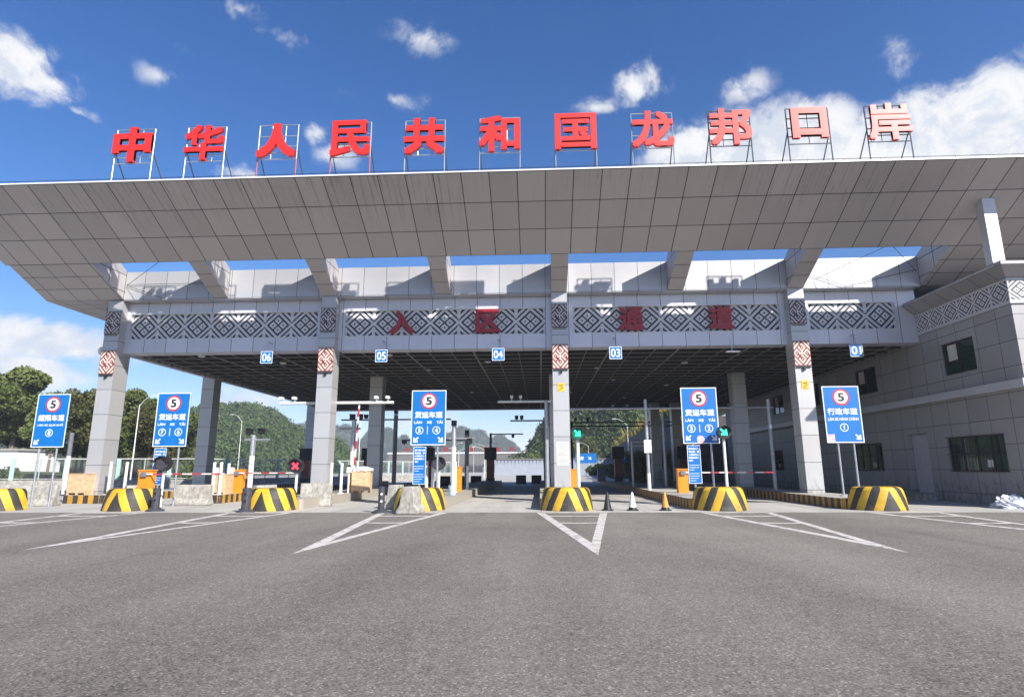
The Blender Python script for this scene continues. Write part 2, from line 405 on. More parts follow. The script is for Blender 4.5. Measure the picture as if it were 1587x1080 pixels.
        if kk:
            n4 = nd(t, 'ShaderNodeTexNoise', {'Vector': vec, 'Scale': 2.2, 'Detail': 8.0, 'Roughness': 0.7})
            grime = mth(t, 'ADD', n4.outputs[0], mth(t, 'MULTIPLY', mth(t, 'ADD', v, 0.86), -0.35))
            c = mixc(t, mth(t, 'MULTIPLY', smooth(t, grime, 0.42, 0.62), 0.6), c, (0.10, 0.085, 0.06))
            sv2 = nd(t, 'ShaderNodeVectorMath', {0: vec, 1: (1.0, 9.0, 1)}, operation='MULTIPLY')
            n5 = nd(t, 'ShaderNodeTexNoise', {'Vector': sv2.outputs[0], 'Scale': 1.3, 'Detail': 6.0, 'Roughness': 0.7})
            c = mixc(t, mth(t, 'MULTIPLY', smooth(t, n5.outputs[0], 0.66, 0.72), 0.85), c, (0.33, 0.30, 0.26))
        setc(t, b, c)
        b.inputs['Roughness'].default_value = 0.55
        bpn = nd(t, 'ShaderNodeBump', {'Height': n.outputs[0], 'Strength': 0.35, 'Distance': 0.02})
        t.links.new(bpn.outputs[0], b.inputs['Normal'])
        M[nm] = m
    # red and white bars
    m, t, b = new_mat('red_white_bars')
    vec, u, v = uvxy(t)
    f = mth(t, 'GREATER_THAN', mth(t, 'FRACT', mth(t, 'DIVIDE', u, 0.86)), 0.5)
    setc(t, b, mixc(t, f, (0.60, 0.58, 0.56), (0.42, 0.035, 0.045)))
    b.inputs['Roughness'].default_value = 0.4
    M['barred'] = m


ground_mats()


# woven-look geometric panels
def pattern_mats():
    def ab(t, x):
        return mth(t, 'ABSOLUTE', x)
    m, t, b = new_mat('lattice_pattern')
    vec, u, v = uvxy(t)                       # one tile per UV unit
    x = mth(t, 'SUBTRACT', mth(t, 'FRACT', u), 0.5)
    y = mth(t, 'SUBTRACT', mth(t, 'FRACT', v), 0.5)
    ax, ay = ab(t, x), ab(t, y)
    d = mth(t, 'ADD', ax, ay)
    p, q = mth(t, 'ADD', x, y), mth(t, 'SUBTRACT', x, y)
    pa, qa = ab(t, mth(t, 'SUBTRACT', ab(t, p), 0.185)), ab(t, mth(t, 'SUBTRACT', ab(t, q), 0.185))
    sq = mth(t, 'MAXIMUM', pa, qa)
    insq = mth(t, 'MULTIPLY', mth(t, 'LESS_THAN', sq, 0.148), mth(t, 'GREATER_THAN', sq, 0.042))

    def bandf(lo, hi):
        return mth(t, 'MULTIPLY', mth(t, 'GREATER_THAN', d, lo), mth(t, 'LESS_THAN', d, hi))
    light = mth(t, 'MAXIMUM', insq, bandf(0.425, 0.55))
    light = mth(t, 'MAXIMUM', light, bandf(0.635, 0.75))
    stem = mth(t, 'MULTIPLY', mth(t, 'GREATER_THAN', ax, 0.445), mth(t, 'GREATER_THAN', d, 0.60))
    light = mth(t, 'MAXIMUM', light, stem)
    light = mth(t, 'MAXIMUM', light, mth(t, 'GREATER_THAN', d, 0.86))
    light = mth(t, 'MAXIMUM', light, mth(t, 'GREATER_THAN', ay, 0.478))
    setc(t, b, mixc(t, light, (0.020, 0.026, 0.046), (0.56, 0.55, 0.57)))
    b.inputs['Roughness'].default_value = 0.5
    hb = nd(t, 'ShaderNodeBump', {'Height': light, 'Strength': 0.6, 'Distance': 0.03})
    t.links.new(hb.outputs[0], b.inputs['Normal'])
    M['lattice'] = m
    for nm, dk, lt in (('maze_pattern_shaded', (0.035, 0.008, 0.016), (0.46, 0.43, 0.44)), ('maze_pattern_red', (0.20, 0.018, 0.014), (0.60, 0.54, 0.48))):  # first set, for the upper tiles, has the canopy shade mixed into its colours
        m, t, b = new_mat(nm)
        vec, u, v = uvxy(t)
        x, y = mth(t, 'SUBTRACT', u, 0.5), mth(t, 'MULTIPLY', mth(t, 'SUBTRACT', v, 0.5), 1.3)
        ax, ay = ab(t, x), ab(t, y)
        d = mth(t, 'ADD', ax, ay)
        p, q = mth(t, 'ADD', x, y), mth(t, 'SUBTRACT', x, y)
        # four hooked squares set on a diamond, diagonal bars in the corners
        pl = mth(t, 'SUBTRACT', ab(t, p), 0.30)
        ql = mth(t, 'SUBTRACT', ab(t, q), 0.30)
        ring = mth(t, 'MAXIMUM', ab(t, pl), ab(t, ql))
        l1 = mth(t, 'MULTIPLY', mth(t, 'GREATER_THAN', ring, 0.13), mth(t, 'LESS_THAN', ring, 0.245))
        gap = mth(t, 'MULTIPLY', mth(t, 'LESS_THAN', ab(t, pl), 0.08), mth(t, 'GREATER_THAN', mth(t, 'MULTIPLY', ql, mth(t, 'SIGN', p)), 0.08))
        l1 = mth(t, 'MULTIPLY', l1, mth(t, 'SUBTRACT', 1.0, gap))
        l2 = mth(t, 'LESS_THAN', ring, 0.05)
        core = mth(t, 'LESS_THAN', mth(t, 'MAXIMUM', ab(t, p), ab(t, q)), 0.10)
        mx = mth(t, 'MAXIMUM', ab(t, p), ab(t, q))
        inner = mth(t, 'MULTIPLY', mth(t, 'MAXIMUM', mth(t, 'MAXIMUM', l1, l2), core), mth(t, 'LESS_THAN', mx, 0.56))
        bars = mth(t, 'MULTIPLY', mth(t, 'GREATER_THAN', mth(t, 'FRACT', mth(t, 'MULTIPLY', mth(t, 'SUBTRACT', mx, 0.56), 4.2)), 0.40), mth(t, 'GREATER_THAN', mx, 0.56))
        light = mth(t, 'MAXIMUM', inner, bars)
        edge = mth(t, 'GREATER_THAN', mth(t, 'MAXIMUM', ax, mth(t, 'DIVIDE', ay, 1.3)), 0.475)
        light = mth(t, 'MULTIPLY', light, mth(t, 'SUBTRACT', 1.0, edge))
        setc(t, b, mixc(t, light, dk, lt))
        b.inputs['Roughness'].default_value = 0.5
        M[nm] = m


pattern_mats()


def foliage_mat(name, c1, c2, c3):
    m, t, b = new_mat(name)
    oi = nd(t, 'ShaderNodeObjectInfo')
    g = nd(t, 'ShaderNodeNewGeometry')
    tcx = nd(t, 'ShaderNodeTexCoord').outputs['Object']
    n = nd(t, 'ShaderNodeTexNoise', {'Vector': tcx, 'Scale': 0.55, 'Detail': 4.0})
    c = mixc(t, smooth(t, n.outputs[0], 0.35, 0.65), c1, c2)
    c = mixc(t, mth(t, 'MULTIPLY', g.outputs['Random Per Island'], 0.6), c, c3)
    k = mth(t, 'MULTIPLY_ADD', oi.outputs['Random'], 0.5, 0.75)
    cc = nd(t, 'ShaderNodeVectorMath', {0: c, 'Scale': k}, operation='SCALE')
    setc(t, b, cc.outputs[0])
    b.inputs['Roughness'].default_value = 0.65
    b.inputs['Specular IOR Level'].default_value = 0.25
    return m


M['leaf'] = foliage_mat('broad_foliage', (0.062, 0.105, 0.024), (0.105, 0.140, 0.036), (0.125, 0.125, 0.042))
M['leaf2'] = foliage_mat('hill_foliage', (0.032, 0.062, 0.016), (0.055, 0.092, 0.024), (0.07, 0.085, 0.03))
M['leaf3'] = foliage_mat('autumn_foliage', (0.062, 0.066, 0.018), (0.085, 0.075, 0.022), (0.07, 0.085, 0.02))
M['grassy'] = foliage_mat('dry_grass', (0.17, 0.15, 0.04), (0.26, 0.21, 0.06), (0.12, 0.14, 0.03))
M['bark'] = plain('bark', (0.15, 0.12, 0.09), 0.9, 0, 0.3, 3)
M['earth'] = plain('grassy_earth', (0.075, 0.085, 0.03), 0.95, 0, 0.5, 0.08)
M['hillground'] = plain('forest_floor', (0.035, 0.055, 0.018), 0.95, 0, 0.4, 0.05)
M['karst'] = plain('limestone_forest', (0.05, 0.07, 0.04), 0.95, 0, 0.5, 0.03)
M['stonewall'] = plain('dark_stone_wall', (0.085, 0.08, 0.085), 0.9, 0, 0.3, 0.8, 0.4)
M['plastic'] = plain('white_plastic_bag', (0.62, 0.64, 0.68), 0.35, 0, 0.08, 6)


# ------------------------------------------------------------------ mesh helpers
class MB:
    def __init__(self):
        self.v, self.f, self.uv = [], [], []

    def poly(self, pts, uvs=None):
        i = len(self.v)
        self.v += [tuple(p) for p in pts]
        self.f.append(tuple(range(i, i+len(pts))))
        if uvs is None:
            a, b_, c = (Vector(p) for p in pts[:3])
            n = (b_-a).cross(c-b_)
            ax = max(range(3), key=lambda k: abs(n[k]))
            uvs = [((p[1], p[2]) if ax == 0 else (p[0], p[2]) if ax == 1 else (p[0], p[1])) for p in pts]
        self.uv += list(uvs)
        return self

    def box(self, x0, x1, y0, y1, z0, z1):
        P = [(x0, y0, z0), (x1, y0, z0), (x1, y1, z0), (x0, y1, z0), (x0, y0, z1), (x1, y0, z1), (x1, y1, z1), (x0, y1, z1)]
        for q in ((0, 3, 2, 1), (4, 5, 6, 7), (0, 1, 5, 4), (1, 2, 6, 5), (2, 3, 7, 6), (3, 0, 4, 7)):
            self.poly([P[k] for k in q])
        return self

    def prismx(self, prof, x0, x1, uvstart=None):
        """prof: (y,z) loop, extruded along X; v runs along the profile"""
        n = len(prof)
        s = 0 if uvstart is None else uvstart
        for i in range(n):
            a, c = prof[i], prof[(i+1) % n]
            L = hypot(c[0]-a[0], c[1]-a[1])
            self.poly([(x0, a[0], a[1]), (x1, a[0], a[1]), (x1, c[0], c[1]), (x0, c[0], c[1])],
                      [(x0, s), (x1, s), (x1, s+L), (x0, s+L)])
            s += L
        self.poly([(x0, p[0], p[1]) for p in prof])
        self.poly([(x1, p[0], p[1]) for p in reversed(prof)])
        return self

    def prismz(self, prof, z0, z1):
        n = len(prof)
        for i in range(n):
            a, c = prof[i], prof[(i+1) % n]
            self.poly([(a[0], a[1], z0), (c[0], c[1], z0), (c[0], c[1], z1), (a[0], a[1], z1)])
        self.poly([(p[0], p[1], z1) for p in prof])
        self.poly([(p[0], p[1], z0) for p in reversed(prof)])
        return self

    def prismy(self, prof, y0, y1):
        n = len(prof)
        for i in range(n):
            a, c = prof[i], prof[(i+1) % n]
            self.poly([(a[0], y0, a[1]), (a[0], y1, a[1]), (c[0], y1, c[1]), (c[0], y0, c[1])])
        self.poly([(p[0], y0, p[1]) for p in prof])
        self.poly([(p[0], y1, p[1]) for p in reversed(prof)])
        return self

    def tube(self, p, q, r, n=8, r2=None):
        p, q = Vector(p), Vector(q)
        r2 = r if r2 is None else r2
        d = (q-p)
        L = d.length
        d.normalize()
        a = d.orthogonal().normalized()
        b_ = d.cross(a)
        A, B = [], []
        for i in range(n):
            th = 2*pi*i/n
            o = a*cos(th)+b_*sin(th)
            A.append(p+o*r)
            B.append(q+o*r2)
        for i in range(n):
            j = (i+1) % n
            self.poly([A[i], A[j], B[j], B[i]], [(0, i/n), (0, (i+1)/n), (L, (i+1)/n), (L, i/n)])
        self.poly(list(reversed(A)))
        self.poly(B)
        return self

    def lathe(self, prof, cx=0, cy=0, n=20):
        for (r0, z0), (r1, z1) in zip(prof, prof[1:]):
            for i in range(n):
                a, c = 2*pi*i/n, 2*pi*(i+1)/n
                pts = [(cx+r0*cos(a), cy+r0*sin(a), z0), (cx+r0*cos(c), cy+r0*sin(c), z0),
                       (cx+r1*cos(c), cy+r1*sin(c), z1), (cx+r1*cos(a), cy+r1*sin(a), z1)]
                if r0 < 1e-6:
                    pts = [pts[0], pts[2], pts[3]]
                elif r1 < 1e-6:
                    pts = pts[:3]
                self.poly(pts)
        return self

    def disc(self, cx, cz, y0, y1, r, n=28, r_in=0.0):
        """disc or ring standing in the XZ plane, facing -Y, from y0 (front) to y1"""
        o = [(cx+r*cos(2*pi*i/n), cz+r*sin(2*pi*i/n)) for i in range(n)]
        if r_in <= 0:
            return self.prismy(o, y0, y1)
        q = [(cx+r_in*cos(2*pi*i/n), cz+r_in*sin(2*pi*i/n)) for i in range(n)]
        for i in range(n):
            j = (i+1) % n
            self.poly([(o[i][0], y0, o[i][1]), (o[j][0], y0, o[j][1]), (q[j][0], y0, q[j][1]), (q[i][0], y0, q[i][1])])
            self.poly([(o[i][0], y0, o[i][1]), (o[i][0], y1, o[i][1]), (o[j][0], y1, o[j][1]), (o[j][0], y0, o[j][1])])
            self.poly([(q[i][0], y0, q[i][1]), (q[j][0], y0, q[j][1]), (q[j][0], y1, q[j][1]), (q[i][0], y1, q[i][1])])
        return self

    def text(self, body, cx, cz, y, height=None, width=None, depth=0.006, bold=0.03, step=0.0004):
        """lettering standing in the XZ plane, front face at y (depth goes to +Y); thickened by
        copies of the outline pushed out sideways, each a hair deeper than the last"""
        V, Fc = glyphs(body)
        xs, ys = [p[0] for p in V], [p[1] for p in V]
        w_, h_ = max(xs)-min(xs)+2*bold, max(ys)-min(ys)+2*bold
        mx, my = (max(xs)+min(xs))/2, (max(ys)+min(ys))/2
        sz = height/h_ if height else width/w_
        sx = width/w_ if width else sz
        sh = [(0, 0), (bold, bold), (-bold, bold), (bold, -bold), (-bold, -bold)]
        if bold > 0.035:
            sh += [(bold, 0), (-bold, 0), (0, bold), (0, -bold)]
        for q, (dx, dz) in enumerate(sh):
            i = len(self.v)
            yy = y+step*q
            for p in V:
                self.v.append((cx+(p[0]-mx+dx)*sx, yy+(0.0 if p[2] > 0 else depth), cz+(p[1]-my+dz)*sz))
            for f_ in Fc:
                self.f.append(tuple(i+k for k in f_))
                self.uv += [(0, 0)]*len(f_)
        return self

    def build(self, name, mat, parent=None, smooth=False, world=False, bevel=0.0):
        off = Vector((0, 0, 0))
        if world:
            p = parent
            while p:
                off += p.location
                p = p.parent
        me = bpy.data.meshes.new(name)
        nv = np.array(self.v, dtype=np.float32).reshape(-1, 3)-np.array(off, dtype=np.float32)
        me.from_pydata(nv.tolist(), [], self.f)
        ul = me.uv_layers.new(name='UVMap')
        ul.data.foreach_set('uv', np.array(self.uv, dtype=np.float32).ravel())
        me.materials.append(M[mat] if isinstance(mat, str) else mat)
        me.update()
        if smooth:
            me.polygons.foreach_set('use_smooth', [True]*len(me.polygons))
        o = bpy.data.objects.new(name, me)
        COL.objects.link(o)
        o.parent = parent
        if bevel:
            md = o.modifiers.new('edge', 'BEVEL')
            md.width = bevel
            md.segments = 2
            wd = o.modifiers.new('weld', 'WELD')
            wd.merge_threshold = 0.0005
            o.modifiers.move(1, 0)
        return o


_gl = {}


def glyphs(body, bold=0.0):
    k = (body, bold)
    if k not in _gl:
        c = bpy.data.curves.new('lettering', 'FONT')
        c.body = body
        c.extrude = 0.5
        c.offset = bold
        c.resolution_u = 4
        o = bpy.data.objects.new('lettering', c)
        COL.objects.link(o)
        dg = bpy.context.evaluated_depsgraph_get()
        me = bpy.data.meshes.new_from_object(o.evaluated_get(dg))
        _gl[k] = ([tuple(v.co) for v in me.vertices], [tuple(p.vertices) for p in me.polygons])
        bpy.data.objects.remove(o)
        bpy.data.curves.remove(c)
        bpy.data.meshes.remove(me)
    return _gl[k]


def tag(o, label, cat, group=None, kind=None):
    o['label'] = label
    o['category'] = cat
    if group:
        o['group'] = group
    if kind:
        o['kind'] = kind
    return o


def thing(name, label, cat, loc=(0, 0, 0), group=None, rz=0.0):
    o = bpy.data.objects.new(name, None)
    o.empty_display_size = 0.3
    COL.objects.link(o)
    o.location = loc
    o.rotation_euler = (0, 0, rz)
    return tag(o, label, cat, group)


def structure(o, label=None, cat=None):
    o['kind'] = 'structure'
    if label:
        o['label'] = label
        o['category'] = cat
    return o


def copy_tree(o, parent=None):
    c = o.copy()
    COL.objects.link(c)
    c.parent = parent
    for ch in list(o.children):
        copy_tree(ch, c)
    return c


def duplicate(o, loc, label, rz=None):
    c = copy_tree(o)
    c.location = loc
    if rz is not None:
        c.rotation_euler = (0, 0, rz)
    c['label'] = label
    return c


# ------------------------------------------------------------------ ground
structure(MB().poly([(-3000, -3000, -0.03), (3000, -3000, -0.03), (3000, 3000, -0.03), (-3000, 3000, -0.03)]).build('ground', 'earth'),
          'grassy earth reaching from the paved yard out to the hills', 'ground')
structure(MB().poly([(-70, -30, 0), (70, -30, 0), (70, 22.4, 0), (-70, 22.4, 0)]).build('road', 'asphalt'),
          'grey asphalt forecourt in front of the checkpoint lanes', 'road')
structure(MB().poly([(-70, 22.4, 0), (70, 22.4, 0), (70, 300, 0), (-70, 300, 0)]).build('pavement', 'apron'),
          'pale concrete apron running under the checkpoint roof', 'pavement')

ISL = [-22.3, -16.4, -10.7, -4.9, 0.95, 6.85, 12.75]


def stripe(mb, p, q, wd):
    p, q = Vector((*p, 0.004)), Vector((*q, 0.004))
    d = (q-p).normalized()
    n = Vector((-d.y, d.x, 0))*wd/2
    mb.poly([p-n, q-n, q+n, p+n])


for i, xc in enumerate(ISL+[18.6]):
    mb = MB()
    tip = (xc+0.10, 11.5 if abs(xc) < 6 else 11.95)
    l0, r0 = (xc-1.12, 22.2), (xc+1.45, 22.2)
    wl = 0.21
    ip = (tip[0]+0.04, tip[1]+1.9)
    mb.poly([(*l0, 0.004), (*tip, 0.004), (*ip, 0.004), (l0[0]+wl*1.25, l0[1], 0.004)])
    mb.poly([(*tip, 0.004), (*r0, 0.004), (r0[0]-wl*1.25, r0[1], 0.004), (*ip, 0.004)])
    for yy in (20.6, 18.0):
        f_ = (yy-tip[1])/(l0[1]-tip[1])
        xa, xb = tip[0]+(l0[0]-tip[0])*f_+0.1, tip[0]+(r0[0]-tip[0])*f_-0.1
        stripe(mb, (xa, yy+0.1), ((xa+xb)/2, yy-0.02), 0.30)
        stripe(mb, ((xa+xb)/2+0.003, yy-0.02), (xb, yy+0.06), 0.30)
    stripe(mb, (l0[0]+0.2, 22.05), (r0[0]-0.2, 22.05), 0.3)
    # keep overlapping strokes off one plane
    for k in range(len(mb.v)//4):
        for j in range(4):
            x_, y_, z_ = mb.v[k*4+j]
            mb.v[k*4+j] = (x_, y_, 0.004+0.0012*k)
    structure(mb.build('road_marking', 'roadpaint'), 'worn white tapering lane divider painted on the asphalt, number %s from the left' % ['one', 'two', 'three', 'four', 'five', 'six', 'seven', 'eight'][i], 'road marking')

# ------------------------------------------------------------------ main checkpoint building
XL, XR = -22.1, 19.1
bld = thing('border_checkpoint', 'long grey panelled checkpoint roof on square columns spanning the lanes', 'checkpoint', (0, 29, 0))
P0, P1 = (22.5, 13.80), (26.5, 11.62)
mb = MB()
L1 = hypot(P1[0]-P0[0], P1[1]-P0[1])
SX0, SX1 = -26.6, 36.0
mb.poly([(SX0, *P1), (SX1, *P1), (SX1, *P0), (SX0, *P0)], [(SX0, 0), (SX1, 0), (SX1, L1), (SX0, L1)])
top = [P0, (22.5, 13.86), (24.4, 14.35), (26.5, 12.10), P1]
for a, c in zip(top[1:], top[2:]):
    mb.poly([(SX0, *a), (SX1, *a), (SX1, *c), (SX0, *c)], [(SX0, 0.2), (SX1, 0.2), (SX1, 1.2), (SX0, 1.2)])
mb.poly([(SX0, *p) for p in reversed(top)])
mb.poly([(SX1, *p) for p in top])
slab = mb.build('canopy', 'canopy', bld, world=True)
MB().box(SX0-0.03, SX1, 22.46, 22.499, 13.81, 13.87).build('lip', 'whitetrim', slab, world=True)
mb = MB()
mb.tube((SX0, 22.9, 14.18), (SX1, 22.9, 14.18), 0.012, 5)
for k in range(42):
    xk = SX0+0.4+k*1.5
    mb.tube((xk, 22.9, 13.94), (xk, 22.9, 14.18), 0.01, 4)
mb.build('lightning_wire', 'cable', slab, world=True)
for x0, x1 in ((-26.4, XL), (XR, SX1)):
    prof = [(28.98, 10.48), (26.503, 11.617), (26.503, 13.3), (28.98, 12.02), (40, 12.02), (40, 10.48)]
    MB().prismx(prof, x0, x1, 0).build('canopy_end', 'end', bld, world=True)
for xc in (-16.8, -10.95, -4.95, 1.06, 7.0, 12.98):
    prof = [(28.977, 10.485), (26.505, 11.622), (26.505, 13.25), (28.977, 12.0)]
    MB().prismx(prof, xc-0.4, xc+0.4, 0).build('roof_beam', 'end', bld, world=True)
MB().box(XL, XR, 28.98, 29.5, 10.44, 12.02).build('parapet', 'panel', bld, world=True)
# stay cables in the two end openings
for a, c in (((-22.0, 28.9, 11.25), (-18.6, 26.6, 11.8)), ((-22.0, 28.9, 11.25), (-19.9, 28.9, 10.5)), ((-22.0, 28.9, 11.3), (-16.4, 28.9, 11.3)),
             ((14.0, 28.9, 10.9), (16.5, 26.6, 11.8)), ((16.5, 26.6, 11.8), (19.0, 28.9, 11.2)), ((13.6, 28.9, 11.2), (15.4, 28.9, 10.5)), ((15.4, 28.9, 10.5), (19.0, 28.9, 11.3))):
    MB().tube(a, c, 0.013, 5).build('stay_cable', 'cable', bld, world=True)
COLX = [-22.55, -10.95, 1.06, 12.98]
bays = [(COLX[0]+0.4, COLX[1]-0.4, -21.95, -11.68), (COLX[1]+0.4, COLX[2]-0.4, -10.22, 0.32),
        (COLX[2]+0.4, COLX[3]-0.4, 1.78, 12.33), (COLX[3]+0.4, XR, 13.75, 18.05)]
for (a, c, p, q) in bays:
    mb = MB()
    mb.box(a, c, 29.5, 30.3, 9.82, 10.437)
    mb.box(a, c, 29.5, 30.3, 7.68, 8.40)
    mb.box(a, p, 29.5, 30.3, 8.40, 9.82)
    mb.box(q, c, 29.5, 30.3, 8.40, 9.82)
    fa = mb.build('fascia', 'fascia', bld, world=True)
    n = max(1, round((q-p)/1.44))
    MB().poly([(p, 29.60, 8.40), (q, 29.60, 8.40), (q, 29.60, 9.82), (p, 29.60, 9.82)], [(0, 0), (n, 0), (n, 1), (0, 1)]).build('pattern_panel', 'lattice', fa, world=True)
    mb = MB()
    for x0, x1, z0, z1 in ((p-0.0, q, 9.79, 9.817), (p, q, 8.403, 8.43)):
        mb.box(x0, x1, 29.475, 29.597, z0, z1)
    mb.build('panel_frame', 'whitetrim', fa, world=True)


def pattern_face(x, z0, z1, mat, par):
    o = MB()
    o.box(x-0.40, x+0.40, 28.955, 28.997, z0, z1)
    o.uv = [(0, 0), (0, 1), (1, 1), (1, 0)]*6
    # the front face is the third face of the box
    o.uv[8:12] = [(0, 0), (1, 0), (1, 1), (0, 1)]
    o.build('pattern_tile', mat, par, world=True)


for i, xc in enumerate(COLX):
    mb = MB()
    yb = 29.85 if i else 30.05
    mb.box(xc-0.4, xc+0.4, 29.0, yb, 0.4, 10.437)
    c = mb.build('column', 'column', bld, world=True)
    # joints measured from the middle of each face
    uvl = c.data.uv_layers[0].data
    for lp in uvl:
        lp.uv[0] = lp.uv[0]-xc if abs(lp.uv[0]-xc) < 1 else 0.0
    pattern_face(xc, 8.62, 9.84, 'maze_pattern_shaded', c)
    pattern_face(xc, 6.49, 7.74, 'maze_pattern_red', c)
    MB().box(xc-0.36, xc+0.36, 28.93, 28.997, 6.40, 6.44).box(xc-0.03, xc+0.08, 28.9, 28.997, 6.26, 6.40).build('bracket_lamp', 'black', c, world=True)
    MB().box(xc-0.36, xc+0.30, 28.94, 28.997, 8.54, 8.575).build('light_bar', 'brace', c, world=True)
    if i in (2, 3):
        s = MB().box(xc-0.17, xc+0.17, 28.985, 28.998, 5.34, 5.76).build('sticker', 'yellowsheet', c, world=True)
        MB().box(xc-0.1, xc+0.1, 28.981, 28.9845, 5.62, 5.66).box(xc-0.03, xc+0.11, 28.981, 28.9845, 5.5, 5.535).box(xc-0.1, xc+0.02, 28.981, 28.9845, 5.42, 5.45).build('sticker_mark', 'ink', s, world=True)
    if i == 2:
        p_ = MB().box(0.78, 1.38, 28.984, 28.998, 1.74, 2.86).build('notice', 'paper', c, world=True)
        mb = MB()
        for k in range(11):
            z_ = 2.74-k*0.085
            mb.box(0.84, 1.32-0.06*(k % 3), 28.981, 28.9835, z_-0.012, z_+0.012)
        mb.build('notice_lines', 'greypost', p_, world=True)
for row in (38.4, 56.6):
    for xc in COLX+([11.0] if row > 50 else []):
        c = MB().box(xc-0.42, xc+0.42, row, row+0.9, 0.0, 8.4).build('column', 'column', bld, world=True)
        for lp in c.data.uv_layers[0].data:
            lp.uv[0] = 0.0
# hall roof, its edges, dark void and the open metal ceiling grid
YE = 60.5
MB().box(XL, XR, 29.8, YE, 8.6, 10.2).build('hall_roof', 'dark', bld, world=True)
MB().box(XL-0.32, XL-0.003, 29.52, YE+0.3, 7.62, 10.25).build('roof_edge', 'fascia', bld, world=True)
MB().box(XL, XR, YE+0.003, YE+0.3, 7.55, 10.25).build('roof_edge', 'fascia', bld, world=True)
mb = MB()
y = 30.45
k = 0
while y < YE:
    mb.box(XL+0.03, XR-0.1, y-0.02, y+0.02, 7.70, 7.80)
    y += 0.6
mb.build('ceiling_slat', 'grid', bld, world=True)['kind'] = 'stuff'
mb = MB()
y = 31.05
while y < YE:
    mb.box(XL+0.03, XR-0.1, y-0.016, y+0.016, 7.62, 7.658)
    y += 1.2
mb.build('ceiling_cross_rail', 'rail', bld, world=True)['kind'] = 'stuff'
mb = MB()
x = XL+0.6
while x < XR:
    wd = 0.045 if int((x-XL)/1.2) % 3 == 0 else 0.014
    mb.box(x-wd, x+wd, 30.32, YE-0.05, 7.66, 7.698)
    x += 1.2
mb.build('ceiling_rail', 'rail', bld, world=True)['kind'] = 'stuff'
mb0 = MB()
mb0.lathe([(0, 7.64), (0.16, 7.64), (0.20, 7.70), (0.20, 7.69)], n=14)
first = None
for (lx, ly) in ((-18.5, 30.6), (-15, 33), (-13.5, 37), (-8.2, 31), (-7, 36), (-3, 33.5), (3.6, 36), (5.2, 41), (8.6, 34.5), (9.5, 44), (-5.5, 47), (-12.5, 46), (2.5, 48), (7.5, 52)):
    if first is None:
        first = mb0.build('downlight', 'lens', bld)
    else:
        c = first.copy()
        COL.objects.link(c)
        c.parent = bld
        first_ = c
    (first if (lx, ly) == (-18.5, 30.6) else c).location = (lx, ly-29, 0)
MB().tube((-23.4, 30.2, 10.35), (-23.4, 30.2, 10.475), 0.03).box(-23.8, -23.1, 30.0, 30.35, 10.22, 10.35).build('floodlight', 'black', bld, world=True)
MB().tube((-23.35, 29.5, 8.0), (-22.95, 29.5, 8.0), 0.03).lathe([(0, 7.62), (0.10, 7.66), (0.14, 7.78), (0.14, 7.9), (0.05, 8.03), (0, 8.03)], -23.4, 29.5, 12).build('dome_camera', 'whitepost', bld, world=True)
MB().tube((9.75, 29.46, 7.35), (9.75, 29.46, 8.1), 0.018, 6).box(9.45, 10.1, 29.3, 29.55, 7.3, 7.35).build('hanging_lamp', 'whitepost', bld, world=True)

# ------------------------------------------------------------------ roof letters
LX0, LSTEP, LY = -18.12, 3.304, 23.15
WORD = '中华人民共和国龙邦口岸'
PLACE = ['leftmost on the canopy roof', 'second from the left on the roof', 'third from the left on the roof', 'fourth from the left on the roof', 'left of the centre on the roof',
         'middle one of the eleven on the roof', 'enclosed in a square, right of the middle', 'right of the square enclosed one', 'third from the right end of the roof', 'plain hollow box glinting pale pink', 'glinting pink at the right end of the roof']
for i, ch in enumerate(WORD):
    xc = LX0+i*LSTEP
    t = thing('roof_letter', 'red metal character %s on a steel frame, %s' % (ch, PLACE[i]), 'sign letter', (xc, LY, 14.0), 'red characters along the canopy roof')
    h0 = 14.0
    hw, zt, zb = 0.88, 16.72-h0, 15.05-h0
    red = i in (2, 3)
    mb = MB()
    for sx in (-hw, hw):
        mb.tube((sx, 0, 0.0 if not red else zb), (sx, 0, zt), 0.026, 6)
    if red:
        for sx in (-hw, hw):
            MB().tube((sx, 0, 0), (sx, 0, zb), 0.032, 6).build('leg', 'rust', t)
    for zz in (zt, zb+1.12, zb+0.62, zb+0.30, zb) if i != 9 else (zt, zb+1.2, zb+0.75, zb+0.35, zb):
        mb.tube((-hw, 0, zz), (hw, 0, zz), 0.024, 6)
    for sx in (-0.3, 0.32) if i != 9 else (0.0,):
        mb.tube((sx, 0.02, zb), (sx, 0.02, zt), 0.017, 5)
    mb.build('frame', 'steel' if i < 8 else 'brace', t)
    for sx in (-hw, hw):
        MB().tube((sx, 0.02, zb+0.55), (sx, 1.15, 0.2), 0.026, 6).build('brace', 'brace', t)
    wd, ht = (1.80, 1.70)
    if ch == '口':
        wd, ht = 1.5, 1.42
    if ch == '人':
        wd, ht = 1.78, 1.62
    MB().text(ch, 0.0, (zt+zb)/2+(0.06 if ch == '口' else 0.0), -0.20, ht, wd, 0.14, {'中': .045, '人': .05, '口': .048, '共': .038, '国': .024, '岸': .028}.get(ch, .030), 0.0012).build('character', 'redface', t)

# red characters on the beam
for ch, xa, xb, nmx in (('入', -7.73, -6.48, 'leftmost of four over the lanes'), ('区', -3.22, -2.05, 'second of four over the lanes'), ('通', 4.13, 5.31, 'third of four over the lanes'), ('道', 8.61, 9.83, 'rightmost of four over the lanes')):
    xc = (xa+xb)/2*29.3/29
    t = tag(MB().text(ch, 0, 0, 0, 1.24, 1.26, 0.09, 0.036, 0.001).build('wall_letter', 'redwall'), 'dark red character %s mounted on the patterned beam, %s' % (ch, nmx), 'sign letter', 'red characters on the patterned beam')
    t.location = (xc, 29.36, 9.12)

